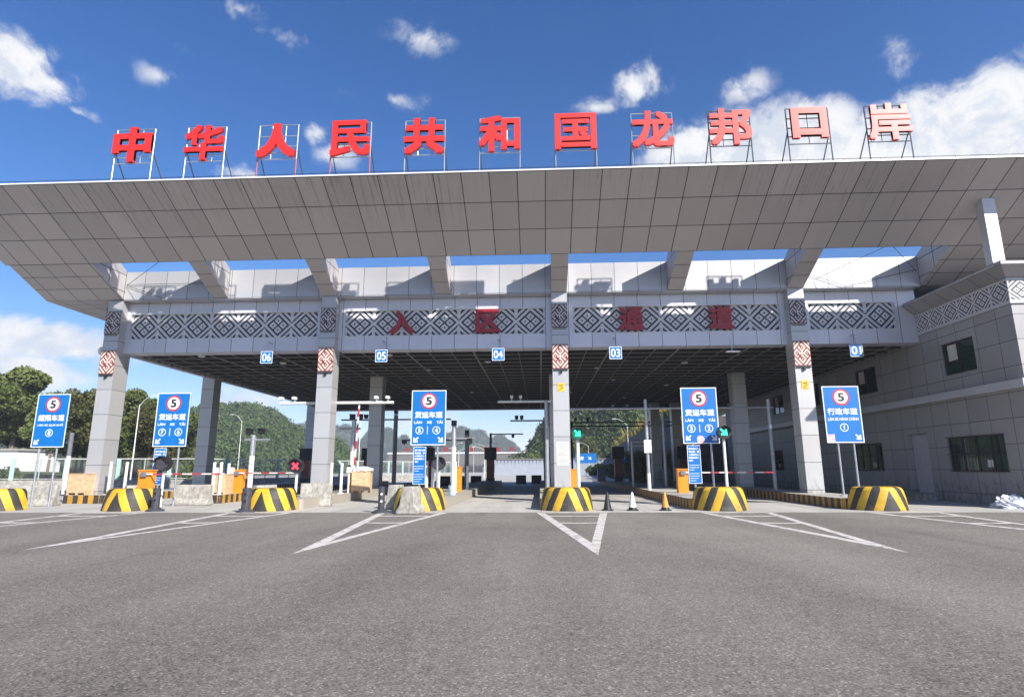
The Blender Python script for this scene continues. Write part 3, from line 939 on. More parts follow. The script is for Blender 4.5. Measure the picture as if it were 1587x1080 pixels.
# lane number plates
for n_, xc in (('06', -13.98), ('05', -8.02), ('04', -2.06), ('03', 3.81), ('01', 15.52)):
    t = thing('lane_number_plate', 'small blue plate reading %s hung under the patterned beam' % n_, 'number plate', (xc*(29.1 if n_ == '01' else 28.95)/28.8, 29.1 if n_ == '01' else 28.95, 7.25), 'blue lane number plates')
    MB().box(-0.31, 0.31, 0, 0.03, -0.32, 0.32).build('plate', 'blue', t)
    mb = MB()
    for a in ((-0.31, 0.31, 0.29, 0.315), (-0.31, 0.31, -0.315, -0.29), (-0.31, -0.285, -0.29, 0.29), (0.285, 0.31, -0.29, 0.29)):
        mb.box(a[0], a[1], -0.004, -0.0005, a[2], a[3])
    mb.build('border', 'white', t)
    MB().text(n_, 0, 0, -0.005, 0.42, 0.46, 0.004, 0.012).build('number', 'white', t)
    MB().tube((0, 0.015, 0.32), (0, 0.015, 0.82), 0.012, 6).box(-0.03, 0.03, 0.0, 0.398 if n_ == '01' else 0.548, 0.8, 0.83).build('hanger', 'steel', t)

# ------------------------------------------------------------------ building on the right
WX = 19.0
Y0B, Y1B = 23.6, 61.0
sb = thing('side_building', 'two storey grey panelled office block in shade beside the lanes', 'building', (WX, Y0B, 0))
wins = []   # y0,y1,z0,z1,kind
for y0, y1 in ((25.12, 28.55), (33.9, 36.9), (41.5, 44.2), (47.5, 50.0)):
    wins.append((y0, y1, 1.37, 2.93, 'low'))
for y0, y1 in ((25.95, 28.0), (33.6, 35.8), (40.5, 42.5), (46.5, 48.6)):
    wins.append((y0, y1, 5.74, 7.22, 'up'))
doors = [(29.95, 31.42, 0.32, 3.22, 'door')]


def wall_grid(mb, y0, y1, z0, z1, holes, x):
    ys = sorted({y0, y1, *[h[0] for h in holes], *[h[1] for h in holes]})
    zs = sorted({z0, z1, *[h[2] for h in holes], *[h[3] for h in holes]})
    for a, c in zip(ys, ys[1:]):
        for d_, e in zip(zs, zs[1:]):
            if any(h[0] <= (a+c)/2 <= h[1] and h[2] <= (d_+e)/2 <= h[3] for h in holes):
                continue
            mb.poly([(x, c, d_), (x, a, d_), (x, a, e), (x, c, e)])
    for h in holes:
        dp = 0.22
        mb.poly([(x, h[0], h[2]), (x+dp, h[0], h[2]), (x+dp, h[0], h[3]), (x, h[0], h[3])])
        mb.poly([(x, h[1], h[2]), (x, h[1], h[3]), (x+dp, h[1], h[3]), (x+dp, h[1], h[2])])
        mb.poly([(x, h[0], h[3]), (x+dp, h[0], h[3]), (x+dp, h[1], h[3]), (x, h[1], h[3])])
        mb.poly([(x, h[0], h[2]), (x, h[1], h[2]), (x+dp, h[1], h[2]), (x+dp, h[0], h[2])])


mb = MB()
wall_grid(mb, Y0B, Y1B, 0, 9.05, wins+doors, WX)
mb.poly([(WX, Y0B, 0), (36, Y0B, 0), (36, Y0B, 9.6), (WX, Y0B, 9.6)])
mb.poly([(WX, Y1B, 0), (WX, Y1B, 9.6), (36, Y1B, 9.6), (36, Y1B, 0)])
mb.poly([(36, Y0B, 0), (36, Y1B, 0), (36, Y1B, 9.6), (36, Y0B, 9.6)])
mb.poly([(WX-0.3, Y0B, 9.6), (36, Y0B, 9.6), (36, Y1B, 9.6), (WX-0.3, Y1B, 9.6)])
mb.poly([(WX+0.9, Y0B+0.1, 0), (WX+0.9, Y0B+0.1, 9.0), (WX+0.9, Y1B-0.1, 9.0), (WX+0.9, Y1B-0.1, 0)])
mb.build('wall', 'sidewall', sb, world=True)
for (y0, y1, z0, z1, kd) in wins:
    mb = MB()
    x0, x1 = WX+0.06, WX+0.13
    mb.box(x0, x1, y0, y1, z1-0.07, z1).box(x0, x1, y0, y1, z0, z0+0.07)
    mb.box(x0, x1, y0, y0+0.07, z0+0.07, z1-0.07).box(x0, x1, y1-0.07, y1, z0+0.07, z1-0.07)
    nm = 1 if kd == 'up' else 3
    for k in range(1, nm+1):
        yy = y0+(y1-y0)*k/(nm+1)
        mb.box(x0, x1, yy-0.035, yy+0.035, z0+0.07, z1-0.07)
    wn = mb.build('window', 'windowframe', sb, world=True)
    MB().box(WX+0.10, WX+0.112, y0+0.05, y1-0.05, z0+0.05, z1-0.05).build('pane', 'glass', wn, world=True)
    if kd == 'low':
        mb = MB()
        for k in range(1, 16):
            yy = y0+(y1-y0)*k/16
            mb.tube((WX-0.05, yy, z0), (WX-0.05, yy, z1), 0.011, 5)
        for zz in (z0+0.02, (z0+z1)/2, z1-0.02):
            mb.box(WX-0.065, WX-0.035, y0-0.03, y1+0.03, zz-0.015, zz+0.015)
        for zz in (z0+0.02, z1-0.02):
            for yy in (y0, y1):
                mb.box(WX-0.06, WX+0.001, yy-0.015, yy+0.015, zz-0.012, zz+0.012)
        mb.build('window_bars', 'windowframe', wn, world=True)
        MB().box(WX+0.085, WX+0.097, y0+0.9, y0+1.25, z0+0.2, z0+0.5).build('paper_sheet', 'paper', wn, world=True)
    else:
        MB().box(WX+0.085, WX+0.097, y1-0.85, y1-0.28, z0+0.65, z1-0.1).build('blind', 'curtain', wn, world=True)
mb = MB()
mb.box(WX+0.16, WX+0.22, 29.97, 31.40, 0.34, 3.2)
d = mb.build('door', 'door', sb, world=True)
MB().box(WX+0.12, WX+0.16, 30.05, 30.12, 1.25, 1.45).build('handle', 'brace', d, world=True)
MB().box(WX-0.62, WX-0.002, 29.7, 31.7, 0.004, 0.16).box(WX-0.32, WX-0.002, 29.72, 31.68, 0.161, 0.315).build('door_step', 'oldconcrete', sb, world=True)
MB().box(WX-0.36, WX-0.002, Y0B-0.36, Y1B, 4.62, 4.95).box(WX-0.002, 36, Y0B-0.36, Y0B-0.002, 4.62, 4.95).build('ledge', 'trim', sb, world=True)
# flared cornice and pattern band
mb = MB()
prof = [(WX, 9.04), (WX-0.6, 9.50), (WX-0.6, 9.64), (WX, 9.64)]
yf = Y0B-0.6
for a, c in zip(prof, prof[1:]):
    fa_ = Y0B-(WX-a[0])
    fc_ = Y0B-(WX-c[0])
    mb.poly([(a[0], 29.46, a[1]), (a[0], fa_, a[1]), (c[0], fc_, c[1]), (c[0], 29.46, c[1])])
    mb.poly([(a[0], fa_, a[1]), (36, fa_, a[1]), (36, fc_, c[1]), (c[0], fc_, c[1])])
mb.poly([(WX, 29.46, 9.04), (WX-0.6, 29.46, 9.50), (WX-0.6, 29.46, 9.64), (WX, 29.46, 9.64)])
mb.build('cornice', 'sidewall', sb, world=True)
n = 6
mb = MB()
mb.poly([(WX-0.03, 29.45, 8.15), (WX-0.03, Y0B-0.03, 8.15), (WX-0.03, Y0B-0.03, 9.0), (WX-0.03, 29.45, 9.0)], [(0, 0), (n, 0), (n, 1), (0, 1)])
mb.poly([(WX-0.03, Y0B-0.03, 8.15), (36, Y0B-0.03, 8.15), (36, Y0B-0.03, 9.0), (WX-0.03, Y0B-0.03, 9.0)], [(0, 0), (17, 0), (17, 1), (0, 1)])
mb.build('pattern_band', 'lattice', sb, world=True)
mb = MB()
for z0, z1 in ((8.02, 8.147), (9.003, 9.06)):
    mb.box(WX-0.07, WX-0.002, Y0B-0.07, 29.45, z0, z1)
    mb.box(WX-0.002, 36, Y0B-0.07, Y0B-0.002, z0, z1)
mb.build('band_frame', 'trim', sb, world=True)
mb = MB()
fx0, fx1, fy0, fy1 = 19.06, 19.58, 24.2, 24.58
zt = lambda y_: 11.62+0.545*(26.5-y_)-0.01
P = [(fx0, fy0, 9.6), (fx1, fy0, 9.6), (fx1, fy1, 9.6), (fx0, fy1, 9.6), (fx0, fy0, zt(fy0)), (fx1, fy0, zt(fy0)), (fx1, fy1, zt(fy1)), (fx0, fy1, zt(fy1))]
for q in ((0, 3, 2, 1), (4, 5, 6, 7), (0, 1, 5, 4), (1, 2, 6, 5), (2, 3, 7, 6), (3, 0, 4, 7)):
    mb.poly([P[k] for k in q])
mb.build('roof_pillar', 'trim', sb, world=True)
MB().box(fx0-0.1, 36, 24.05, 24.35, 9.603, 9.95).build('roof_kerb', 'trim', sb, world=True)

# ------------------------------------------------------------------ traffic islands and their striped noses
WHERE = ['far left, by the edge of the yard', 'second from the left', 'third from the left, left of the second column', 'fourth from the left, by the raised lane sign',
         'in the middle under the third column', 'second from the right', 'rightmost, in front of the office block']
KH = 0.40


def rr(x0, x1, y0, y1, r, n=5):
    out = []
    for cx, cy, a0 in ((x1-r, y0+r, -90), (x1-r, y1-r, 0), (x0+r, y1-r, 90), (x0+r, y0+r, 180)):
        for k in range(n+1):
            a = radians(a0+90*k/n)
            out.append((cx+r*cos(a), cy+r*sin(a)))
    return out


for i, xc in enumerate(ISL):
    ys = 28.2 if i < 2 else 24.08
    t = thing('traffic_island', 'long raised kerbed traffic island between lanes, %s' % WHERE[i], 'traffic island', (xc, ys, 0), 'kerbed islands between the lanes')
    x0, x1 = -1.0, 1.0
    Y1 = 60.0-ys
    prof = rr(x0, x1, 0, Y1, 0.12, 2)
    mb = MB()
    s = 0
    for k in range(len(prof)):
        a, c = prof[k], prof[(k+1) % len(prof)]
        L = hypot(c[0]-a[0], c[1]-a[1])
        mb.poly([(*a, 0.003), (*c, 0.003), (*c, KH), (*a, KH)], [(s, 0), (s+L, 0), (s+L, KH), (s, KH)])
        s += L
    mb.build('kerb', 'hazard_kerb' if i in (0, 1, 5, 6, 4) else 'hazard_kerb_faded', t)
    MB().poly([(p[0], p[1], KH) for p in prof]).build('deck', 'oldconcrete' if i in (2, 3) else 'apron', t)


def nose_mesh():
    """rounded crash block: stripes from the distance round the outline"""
    hw, dp = 1.03, 1.2
    out = []
    nseg = 32
    for k in range(nseg+1):                       # half drum
        a = pi*k/nseg
        out.append((hw*cos(a), hw-hw*sin(a)))
    out = [(hw, dp)]+out+[(-hw, dp)]
    out.reverse()                                  # from left back, round the front, to right back
    s = [0.0]
    for a, c in zip(out, out[1:]):
        s.append(s[-1]+hypot(c[0]-a[0], c[1]-a[1]))
    mid = s[-1]/2
    s = [q-mid for q in s]
    levels = [(0.0, 0.004), (0.0, 0.05), (0.05, 0.45), (0.11, 0.74), (0.17, 0.83), (0.26, 0.86)]

    def inset(p, d_):
        c = Vector((0, hw))
        v = Vector(p)-c
        return c+v*(1-d_/max(v.length, 0.01))
    mb = MB()
    v_off = -0.86
    for (d0, z0), (d1, z1) in zip(levels, levels[1:]):
        for k in range(len(out)-1):
            a, c = out[k], out[k+1]
            A0, C0, C1, A1 = inset(a, d0), inset(c, d0), inset(c, d1), inset(a, d1)
            mb.poly([(*A0, z0), (*C0, z0), (*C1, z1), (*A1, z1)],
                    [(s[k], z0+v_off), (s[k+1], z0+v_off), (s[k+1], z1+v_off), (s[k], z1+v_off)])
    rim = [inset(p, levels[-1][0]) for p in out]
    ctr = (0, 0.9, 0.865)
    for k in range(len(rim)-1):
        mb.poly([(*rim[k], 0.86), (*rim[k+1], 0.86), ctr], [(s[k], 0), (s[k+1], 0), (s[k]*0.7, 0.3)])
    return mb


nm_ = nose_mesh()
NLAB = ['at the far left edge of the yard', 'between two old concrete blocks, left of the second lane sign', 'with a dark bollard at its left front corner', 'half hidden behind a worn concrete block',
        'in the middle, below the notice column', 'behind the rightmost of three cones', 'rightmost, below the single arrow lane sign']
nose0 = None
for i, xc in enumerate(ISL):
    o = nm_.build('crash_block', 'hazard_nose', smooth=True) if nose0 is None else nose0.copy()
    if nose0 is None:
        nose0 = o
    else:
        COL.objects.link(o)
    o.location = (xc+(-0.02, -0.32, -0.20, 0.05, 0.05, 0.10, 0.16)[i], 22.85, 0)
    tag(o, 'striped crash block, %s' % NLAB[i], 'crash block', 'striped crash blocks at the lane entrances')

# ------------------------------------------------------------------ lane signs


def arrow(mb, cx, cz, s, sgn, y):
    """diagonal arrow pointing down; sgn -1 left, +1 right"""
    def T(u, v):      # u along the arrow, v across
        r2 = sqrt(0.5)
        return (cx+sgn*(u*r2-v*r2)*s, cz-(u*r2+v*r2)*s)
    mb.prismy([T(-0.55, -0.10), T(0.28, -0.10), T(0.28, 0.10), T(-0.55, 0.10)][::sgn], y, y+0.003)
    mb.prismy([T(0.5, 0.0), T(-0.02, 0.46), T(-0.16, 0.30), T(0.24, 0.0)][::sgn], y-0.0006, y+0.003)
    mb.prismy([T(0.5, 0.0), T(0.24, 0.0), T(-0.16, -0.30), T(-0.02, -0.46)][::sgn], y-0.0012, y+0.003)


def lane_sign(xc, label, cjk, viet, nums, arrows, notice, base, sticker=None, posts=(-0.42, 0.38), width=1.56):
    t = thing('lane_sign', label, 'lane sign', (xc, 26.0, 0), 'blue speed limit lane signs')
    hw = width/2
    zb, zt_ = 2.62, 5.06
    for px_ in posts:
        MB().tube((px_, 0.09, base), (px_, 0.09, zt_-0.3), 0.042, 10).build('post', 'steel', t)
        MB().box(px_-0.11, px_+0.11, -0.02, 0.20, base, base+0.025).build('base_plate', 'steel', t)
    bd = MB().box(-hw, hw, 0, 0.035, zb, zt_).build('board', 'blue', t)
    mb = MB()
    e = 0.035
    for a in ((-hw, hw, zt_-e, zt_), (-hw, hw, zb, zb+e), (-hw, -hw+e, zb+e, zt_-e), (hw-e, hw, zb+e, zt_-e)):
        mb.box(a[0], a[1], -0.005, -0.0005, a[2], a[3])
    mb.build('border', 'white', bd)
    MB().disc(0.0, 4.58, -0.006, -0.001, 0.36).build('speed_ring', 'redpaint', bd)
    MB().disc(0.0, 4.58, -0.009, -0.0065, 0.285).build('speed_disc', 'white', bd)
    MB().text('5', 0, 4.58, -0.0125, 0.37, 0.27, 0.003, 0.035).build('speed_number', 'ink', bd)
    MB().text(cjk, 0, 3.96, -0.006, 0.29, 1.26, 0.005, 0.022).build('chinese_lettering', 'white', bd)
    vw = 1.28 if len(viet) > 14 else 1.22
    MB().text(viet, 0, 3.645, -0.006, 0.16 if len(viet) > 14 else 0.15, vw, 0.005, 0.018).build('latin_lettering', 'white', bd)
    mb = MB()
    xs = (0.0,) if len(nums) == 1 else (-0.40, 0.36)
    for q, x_ in zip(nums, xs):
        mb.disc(x_, 3.27, -0.006, -0.001, 0.175, 24, 0.148)
        mb.text(q, x_, 3.27, -0.006, 0.19, None, 0.005, 0.03)
    if len(nums) == 2:
        mb.box(-0.055, -0.03, -0.006, -0.001, 3.10, 3.45)
    mb.build('lane_numbers', 'white', bd)
    for sg in arrows:
        mb = MB()
        arrow(mb, 0.56*sg, 2.85, 0.30, sg, -0.006)
        mb.build('arrow', 'white', bd)
    if sticker == 'round':
        MB().disc(-0.03, 2.80, -0.007, -0.001, 0.165).build('round_sticker', 'chicken', bd)
    if sticker == 'corner':
        MB().box(-hw+0.04, -hw+0.34, -0.007, -0.001, 2.66, 2.98).build('square_sticker', 'chicken', bd)
    if notice:
        nx = posts[0]+0.0
        nb = MB().box(nx-0.28, nx+0.28, 0.01, 0.045, 0.93, 2.55).build('notice_panel', 'notice', t)
        mb = MB()
        for a in ((-0.28, 0.28, 2.53, 2.55), (-0.28, 0.28, 0.93, 0.95), (-0.28, -0.26, 0.95, 2.53), (0.26, 0.28, 0.95, 2.53)):
            mb.box(nx+a[0], nx+a[1], 0.005, 0.0095, a[2], a[3])
        rows = ['禁不载人辆', '货运载、禁', '止超限车人', '载重超限人', '通行']
        for k, rw in enumerate(rows):
            wd = 0.44 if len(rw) > 2 else 0.17
            mb.text(rw, nx if len(rw) > 2 else nx-0.13, 2.40-k*0.125, 0.005, 0.078, wd, 0.004, 0.03)
        for k, wd in enumerate((0.42, 0.40, 0.2, 0.40, 0.42, 0.36, 0.25)):
            zz = 1.70-k*0.1-(0.05 if k > 2 else 0)
            mb.box(nx-0.22, nx-0.22+wd, 0.005, 0.009, zz-0.006, zz+0.012)
        mb.build('notice_lettering', 'white', nb)
        MB().box(nx-0.1, nx+0.1, 0.046, 0.085, 2.3, 2.36).box(nx-0.1, nx+0.1, 0.046, 0.085, 1.1, 1.16).build('clamp', 'steel', nb)
    return t


lane_sign(-22.55, 'blue lane sign for lane eight with one left arrow', '超限车道', 'LÀN XE QUÁ KHỔ', ['8'], (-1,), False, 0.0, posts=(-0.42, 0.42))
lane_sign(-16.8, 'blue lane sign for lanes seven and six with a notice below', '货运车道', 'LÀN    XE    TẢI', ['7', '6'], (-1, 1), True, 0.0, posts=(-0.38, 0.42))
lane_sign(-4.98, 'blue lane sign for lanes five and four above a worn block', '货运车道', 'LÀN    XE    TẢI', ['5', '4'], (-1, 1), True, KH, posts=(-0.36, 0.42))
lane_sign(6.99, 'blue lane sign for lanes three and two with a round sticker', '货运车道', 'LÀN    XE    TẢI', ['3', '2'], (-1, 1), True, KH, 'round', posts=(-0.36, 0.42))
lane_sign(13.1, 'blue lane sign for lane one with a corner sticker', '行政车道', 'LÀN XE HÀNH CHÍNH', ['1'], (1,), False, KH, 'corner', posts=(-0.30, 0.36))

# ------------------------------------------------------------------ signal lights


def signal(x, y, zc, label, kind, base=KH, shape='round', r=0.31, post='whitepost', pr=0.06):
    t = thing('signal_light', label, 'signal light', (x, y, base), 'lane signal lights')
    zc -= base
    MB().tube((0, 0.06, 0), (0, 0.06, zc-r*0.7), pr, 10).build('post', post, t)
    if shape == 'round':
        MB().disc(0, zc, -0.16, 0.14, r, 24).build('housing', 'black', t)
    else:
        MB().prismy(rr(-r, r, zc-r, zc+r, 0.10, 3), -0.16, 0.14).build('housing', 'black', t)
    mb = MB()
    n_ = 14
    for k in range(n_):
        a, c = pi*(0.05+0.9*k/n_), pi*(0.05+0.9*(k+1)/n_)
        A, C = (r*cos(a), zc+r*sin(a)), (r*cos(c), zc+r*sin(c))
        mb.poly([(A[0], -0.16, A[1]), (C[0], -0.16, C[1]), (C[0], -0.30, C[1]), (A[0], -0.30, A[1])])
        A2, C2 = (A[0]*0.94, zc+(A[1]-zc)*0.94), (C[0]*0.94, zc+(C[1]-zc)*0.94)
        mb.poly([(A2[0], -0.16, A2[1]), (A2[0], -0.30, A2[1]), (C2[0], -0.30, C2[1]), (C2[0], -0.16, C2[1])])
        mb.poly([(A[0], -0.30, A[1]), (C[0], -0.30, C[1]), (C2[0], -0.30, C2[1]), (A2[0], -0.30, A2[1])])
    mb.build('hood', 'black', t)
    if kind == 'green':
        if shape != 'round':
            MB().disc(0, zc, -0.166, -0.161, r*0.94, 24).build('face', 'greenface', t)
        mb = MB()
        arrow(mb, -0.02 if shape == 'round' else 0.0, zc, r*1.35, 1, -0.172)
        mb.build('arrow_lamp', 'green_lamp', t)
    elif kind == 'red':
        mb = MB()
        for sg in (1, -1):
            a = 0.135
            mb.prismy([(-a-0.035, zc-sg*a+sg*0.035), (-a+0.035, zc-sg*a-sg*0.035), (a+0.035, zc+sg*a-sg*0.035), (a-0.035, zc+sg*a+sg*0.035)][::sg], -0.170-0.001*sg, -0.161)
        mb.build('cross_lamp', 'red_lamp', t)
    else:
        MB().disc(0, zc, -0.167, -0.161, r*0.85, 24).build('face', 'bollard', t)
    return t


signal(-16.88, 25.9, 1.86, 'unlit round black signal light before a blue notice', 'off', 0.0, r=0.33)
signal(-11.05, 26.5, 1.74, 'round signal light showing a red cross', 'red', r=0.31)
signal(-4.6, 26.7, 1.84, 'unlit round black signal light under the lanes five and four sign', 'off', r=0.30)
signal(1.68, 26.7, 3.12, 'boxy signal light with a green arrow beside the notice column', 'green', shape='box', r=0.27, pr=0.075)
signal(7.8, 25.5, 3.06, 'round signal light with a green arrow over the striped block', 'green', r=0.28, pr=0.06)

# ------------------------------------------------------------------ barrier gates


def cabinet(x, y, label, arm, base=KH, h=1.15, wd=0.5, al=3.6):
    t = thing('barrier_gate', label, 'barrier gate', (x, y, base), 'orange barrier gates')
    MB().box(-wd/2, wd/2, -0.2, 0.2, 0.0, h).build('cabinet', 'orange', t, bevel=0.02)
    MB().box(-wd/2-0.03, wd/2+0.03, -0.23, 0.23, h+0.001, h+0.05).build('lid', 'orange', t)
    MB().box(-wd/2+0.06, wd/2-0.06, -0.206, -0.201, 0.2, h-0.15).build('door', 'orange', t)
    if arm == 'down':
        MB().box(0.0, al, -0.29, -0.25, h-0.165, h-0.105).build('arm', 'barred', t)
        MB().box(-0.12, 0.12, -0.30, -0.207, h-0.25, h-0.05).build('hub', 'greypost', t)
    elif arm == 'up':
        MB().tube((0.0, -0.27, h-0.2), (0.12, -0.27, h+3.45), 0.055, 6).build('arm', 'barred', t)
        MB().box(-0.12, 0.12, -0.30, -0.207, h-0.25, h-0.05).build('hub', 'greypost', t)
    return t


cabinet(-17.1, 25.2, 'orange barrier gate cabinet behind the second striped block', 'down', 0.0, 1.55, 0.55, 3.6)
cabinet(-15.6, 30.2, 'orange barrier gate cabinet left of a camera pole', 'down', KH, 1.15, 0.52, 3.2)
cabinet(-9.95, 31.6, 'orange barrier gate with its red and white arm raised', 'up', KH, 1.15, 0.5)
cabinet(-4.35, 31.4, 'narrow orange barrier gate beside a tall camera mast', 'none', KH, 1.25, 0.34)
cabinet(1.78, 33.0, 'orange barrier gate half hidden behind the notice column', 'none', KH, 1.1, 0.45)
cabinet(6.9, 29.6, 'orange barrier gate behind the lanes three and two sign', 'down', KH, 1.1, 0.5, 4.3)

# ------------------------------------------------------------------ concrete blocks, bollards, cones


def jersey(x, y, label, lx=1.5, rz=0.0, h=0.92, wb=0.62):
    mb = MB()
    prof = [(-wb/2, 0.004), (wb/2, 0.004), (wb/2, 0.14), (wb/2-0.13, 0.32), (wb/2-0.20, h), (-wb/2+0.20, h), (-wb/2+0.13, 0.32), (-wb/2, 0.14)]
    n_ = 6
    mb.prismx(prof, -lx/2, lx/2)
    o = mb.build('concrete_barrier', 'oldconcrete', bevel=0.035)
    o.location = (x, y, 0)
    o.rotation_euler = (0, 0, rz)
    return tag(o, label, 'concrete barrier', 'old concrete barrier blocks')


jersey(-23.05, 26.4, 'weathered concrete barrier block under the lane eight sign', 1.9, 0.08)
jersey(-18.2, 26.3, 'weathered concrete barrier block left of the second striped block', 1.1, 1.1)
jersey(-15.95, 26.9, 'weathered concrete barrier block under the lanes seven and six sign', 1.6, 0.05)
jersey(-12.15, 25.9, 'weathered concrete barrier block behind the third striped block', 1.2, 1.25)
jersey(-9.95, 26.2, 'stained concrete barrier block at the foot of the second column', 1.35, 0.15, 0.98)
jersey(-4.78, 21.95, 'worn concrete barrier block standing in front of the fourth striped block', 1.0, 1.48, 0.96, 0.82)
jersey(-6.0, 24.6, 'stained concrete barrier block left of the fourth striped block', 1.0, 1.5, 0.95, 0.75)


def bollard(x, y, label, h=0.86, r=0.15):
    t = thing('bollard', label, 'bollard', (x, y, 0), 'dark rubber bollards')
    MB().lathe([(0.34, 0.004), (0.34, 0.05), (0.22, 0.10), (r, 0.14), (r, h), (r*0.8, h+0.03), (0, h+0.03)], n=16).build('post', 'bollard', t, smooth=False)
    mb = MB()
    for z_ in (0.42, 0.68):
        mb.disc(0.03, z_, -r-0.012, -r+0.02, 0.042, 12)
    mb.build('reflector', 'black' if 'dark' in label else 'white', t)
    return t


bollard(-22.05, 24.0, 'dark bollard in front of the far left striped block', 0.82)
bollard(-15.2, 23.1, 'dark bollard at the right corner of the second striped block', 0.86)
bollard(-11.25, 22.5, 'dark bollard at the left corner of the third striped block', 0.88, 0.17)
bollard(-5.95, 22.2, 'grey bollard with pale reflectors beside the worn block', 0.92, 0.12)
mb = MB()
mb.lathe([(0.28, 0.004), (0.28, 0.05), (0.13, 0.06), (0.13, 0.75), (0, 0.78)], n=12)

for x, y, m1, lb in ((2.55, 23.4, 'black', 'black traffic cone, leftmost of three'), (3.5, 23.35, 'whitepost', 'white traffic cone between the black and orange ones'), (4.74, 23.35, 'orangecone', 'faded orange traffic cone nearest the striped kerb')):
    if m1 == 'orangecone':
        M['orangecone'] = plain('faded_orange', (0.55, 0.26, 0.06), 0.6)
    t = thing('traffic_cone', lb, 'traffic cone', (x, y, 0), 'three cones in lane three')
    MB().prismz(rr(-0.21, 0.21, -0.21, 0.21, 0.05, 2), 0.004, 0.035).build('base', 'black', t)
    MB().lathe([(0.165, 0.036), (0.145, 0.12)], n=16).build('foot', 'black', t)
    MB().lathe([(0.145, 0.121), (0.04, 0.66), (0.035, 0.68), (0, 0.685)], n=16).build('cone', m1, t, smooth=True)

# white guard posts beside the barrier gates
GP = [(-21.4, 28.7, 1.55, 'first, just right of the leftmost column'), (-21.3, 29.7, 1.55, 'second, right of the leftmost column'), (-16.0, 28.5, 1.5, 'left of the pale crate'), (-15.65, 28.5, 1.5, 'right of the pale crate'),
      (-15.7, 29.3, 1.45, 'nearest the orange cabinet on the second island'), (-9.9, 27.8, 1.45, 'left of the raised barrier arm'), (-9.95, 29.4, 1.45, 'close by the raised barrier cabinet'),
      (-5.2, 27.0, 1.5, 'right of the lanes five and four notice'), (-4.95, 27.2, 1.5, 'behind the unlit signal'), (-4.45, 30.9, 1.5, 'beside the narrow orange cabinet'), (-4.25, 34.5, 1.3, 'behind the narrow orange cabinet')]
for x, y, h, lb in GP:
    t = thing('guard_post', 'white steel guard post, %s' % lb, 'guard post', (x, y, KH), 'white guard posts on the islands')
    MB().tube((0, 0, 0), (0, 0, h), 0.07, 10).build('post', 'whitepost', t)
    MB().box(-0.12, 0.12, -0.12, 0.12, 0.001, 0.03).build('base_plate', 'whitepost', t)
    MB().lathe([(0.085, h), (0.085, h+0.03), (0, h+0.06)], n=10).build('cap', 'whitepost', t)

# sensor stands
for x, y, lb in ((-15.85, 29.9, 'on the second island'), (-9.9, 30.4, 'by the raised barrier'), (-17.0, 30.5, 'behind the second lane sign')):
    t = thing('sensor_stand', 'slim white ticket sensor stand %s' % lb, 'sensor stand', (x, y, KH), 'white sensor stands')
    MB().tube((0, 0, 0), (0, 0, 1.0), 0.05, 8).build('stem', 'whitepost', t)
    MB().box(-0.1, 0.1, -0.12, 0.1, 1.0, 1.3).build('head', 'whitepost', t, bevel=0.02)
    MB().lathe([(0.11, 1.3), (0.11, 1.36), (0, 1.42)], n=10).build('cap', 'black', t)

# wooden crates on pallets
for x, y, w_, h, lb, rz in ((-22.9, 28.9, 1.02, 1.0, 'tall pale wooden crate at the foot of the leftmost column', 0.0), (-9.35, 30.9, 0.95, 1.05, 'pale wooden crate wrapped in plastic beside the raised barrier', 0.1), (-15.75, 28.9, 0.75, 0.95, 'wooden crate between white posts on the second island', 0.0),
                            (-17.0, 29.9, 0.7, 0.35, 'low brown box behind the lanes seven and six sign', 0.0)):
    t = thing('wooden_crate', lb, 'crate', (x, y, KH), 'wooden crates on the islands', rz)
    mb = MB()
    for k in range(3):
        xx = -w_/2+w_*k/2
        mb.box(xx-0.05+(0.05 if k == 0 else -0.05 if k == 2 else 0), xx+0.05+(0.05 if k == 0 else -0.05 if k == 2 else 0), -0.35, 0.35, 0.0, 0.09)
    mb.build('pallet', 'wood', t)
    mb = MB()
    nb = 3
    for k in range(nb):
        xa = -w_/2+w_*k/nb
        mb.box(xa+0.004, xa+w_/nb-0.004, -0.35, -0.325, 0.092, h)
        mb.box(xa+0.004, xa+w_/nb-0.004, 0.325, 0.35, 0.092, h)
    mb.box(-w_/2+0.004, -w_/2+0.03, -0.32, 0.32, 0.092, h).box(w_/2-0.03, w_/2-0.004, -0.32, 0.32, 0.092, h)
    mb.box(-w_/2-0.02, w_/2+0.02, -0.37, 0.37, h+0.001, h+0.03)
    mb.build('crate_box', 'wood', t)
# crumpled plastic on the crate and the bag heap at the wall


def lump(x, y, z, sx, sy, sz, seed, label):
    rn = np.random.RandomState(seed)
    mb = MB()
    nu, nv = 26, 14
    ph = rn.rand(8, 3)*6.28
    fr = rn.randint(2, 9, (8, 2))

    def pt(i, j):
        a, e = 2*pi*i/nu, pi/2*j/nv
        r_ = 1+sum(0.10*sin(fr[k, 0]*a+ph[k, 0])*cos(fr[k, 1]*e+ph[k, 1]) for k in range(8))+0.12*((i*7+j*13) % 5-2)/2
        return (sx*r_*cos(a)*cos(e), sy*r_*sin(a)*cos(e), max(0.0, sz*r_*sin(e)))
    for i in range(nu):
        for j in range(nv):
            mb.poly([pt(i, j), pt((i+1) % nu, j), pt((i+1) % nu, j+1), pt(i, j+1)])
    o = mb.build('plastic_sack', 'plastic')
    o.location = (x, y, z)
    return tag(o, label, 'plastic sack')


lump(18.35, 24.4, 0.004, 0.75, 0.45, 0.42, 3, 'heap of crumpled white plastic sacks at the office wall')
lump(-9.35, 30.9, KH+1.085, 0.5, 0.33, 0.2, 5, 'crumpled white plastic sheet on the crate by the raised barrier')

# ------------------------------------------------------------------ camera arms, gantries, lamps


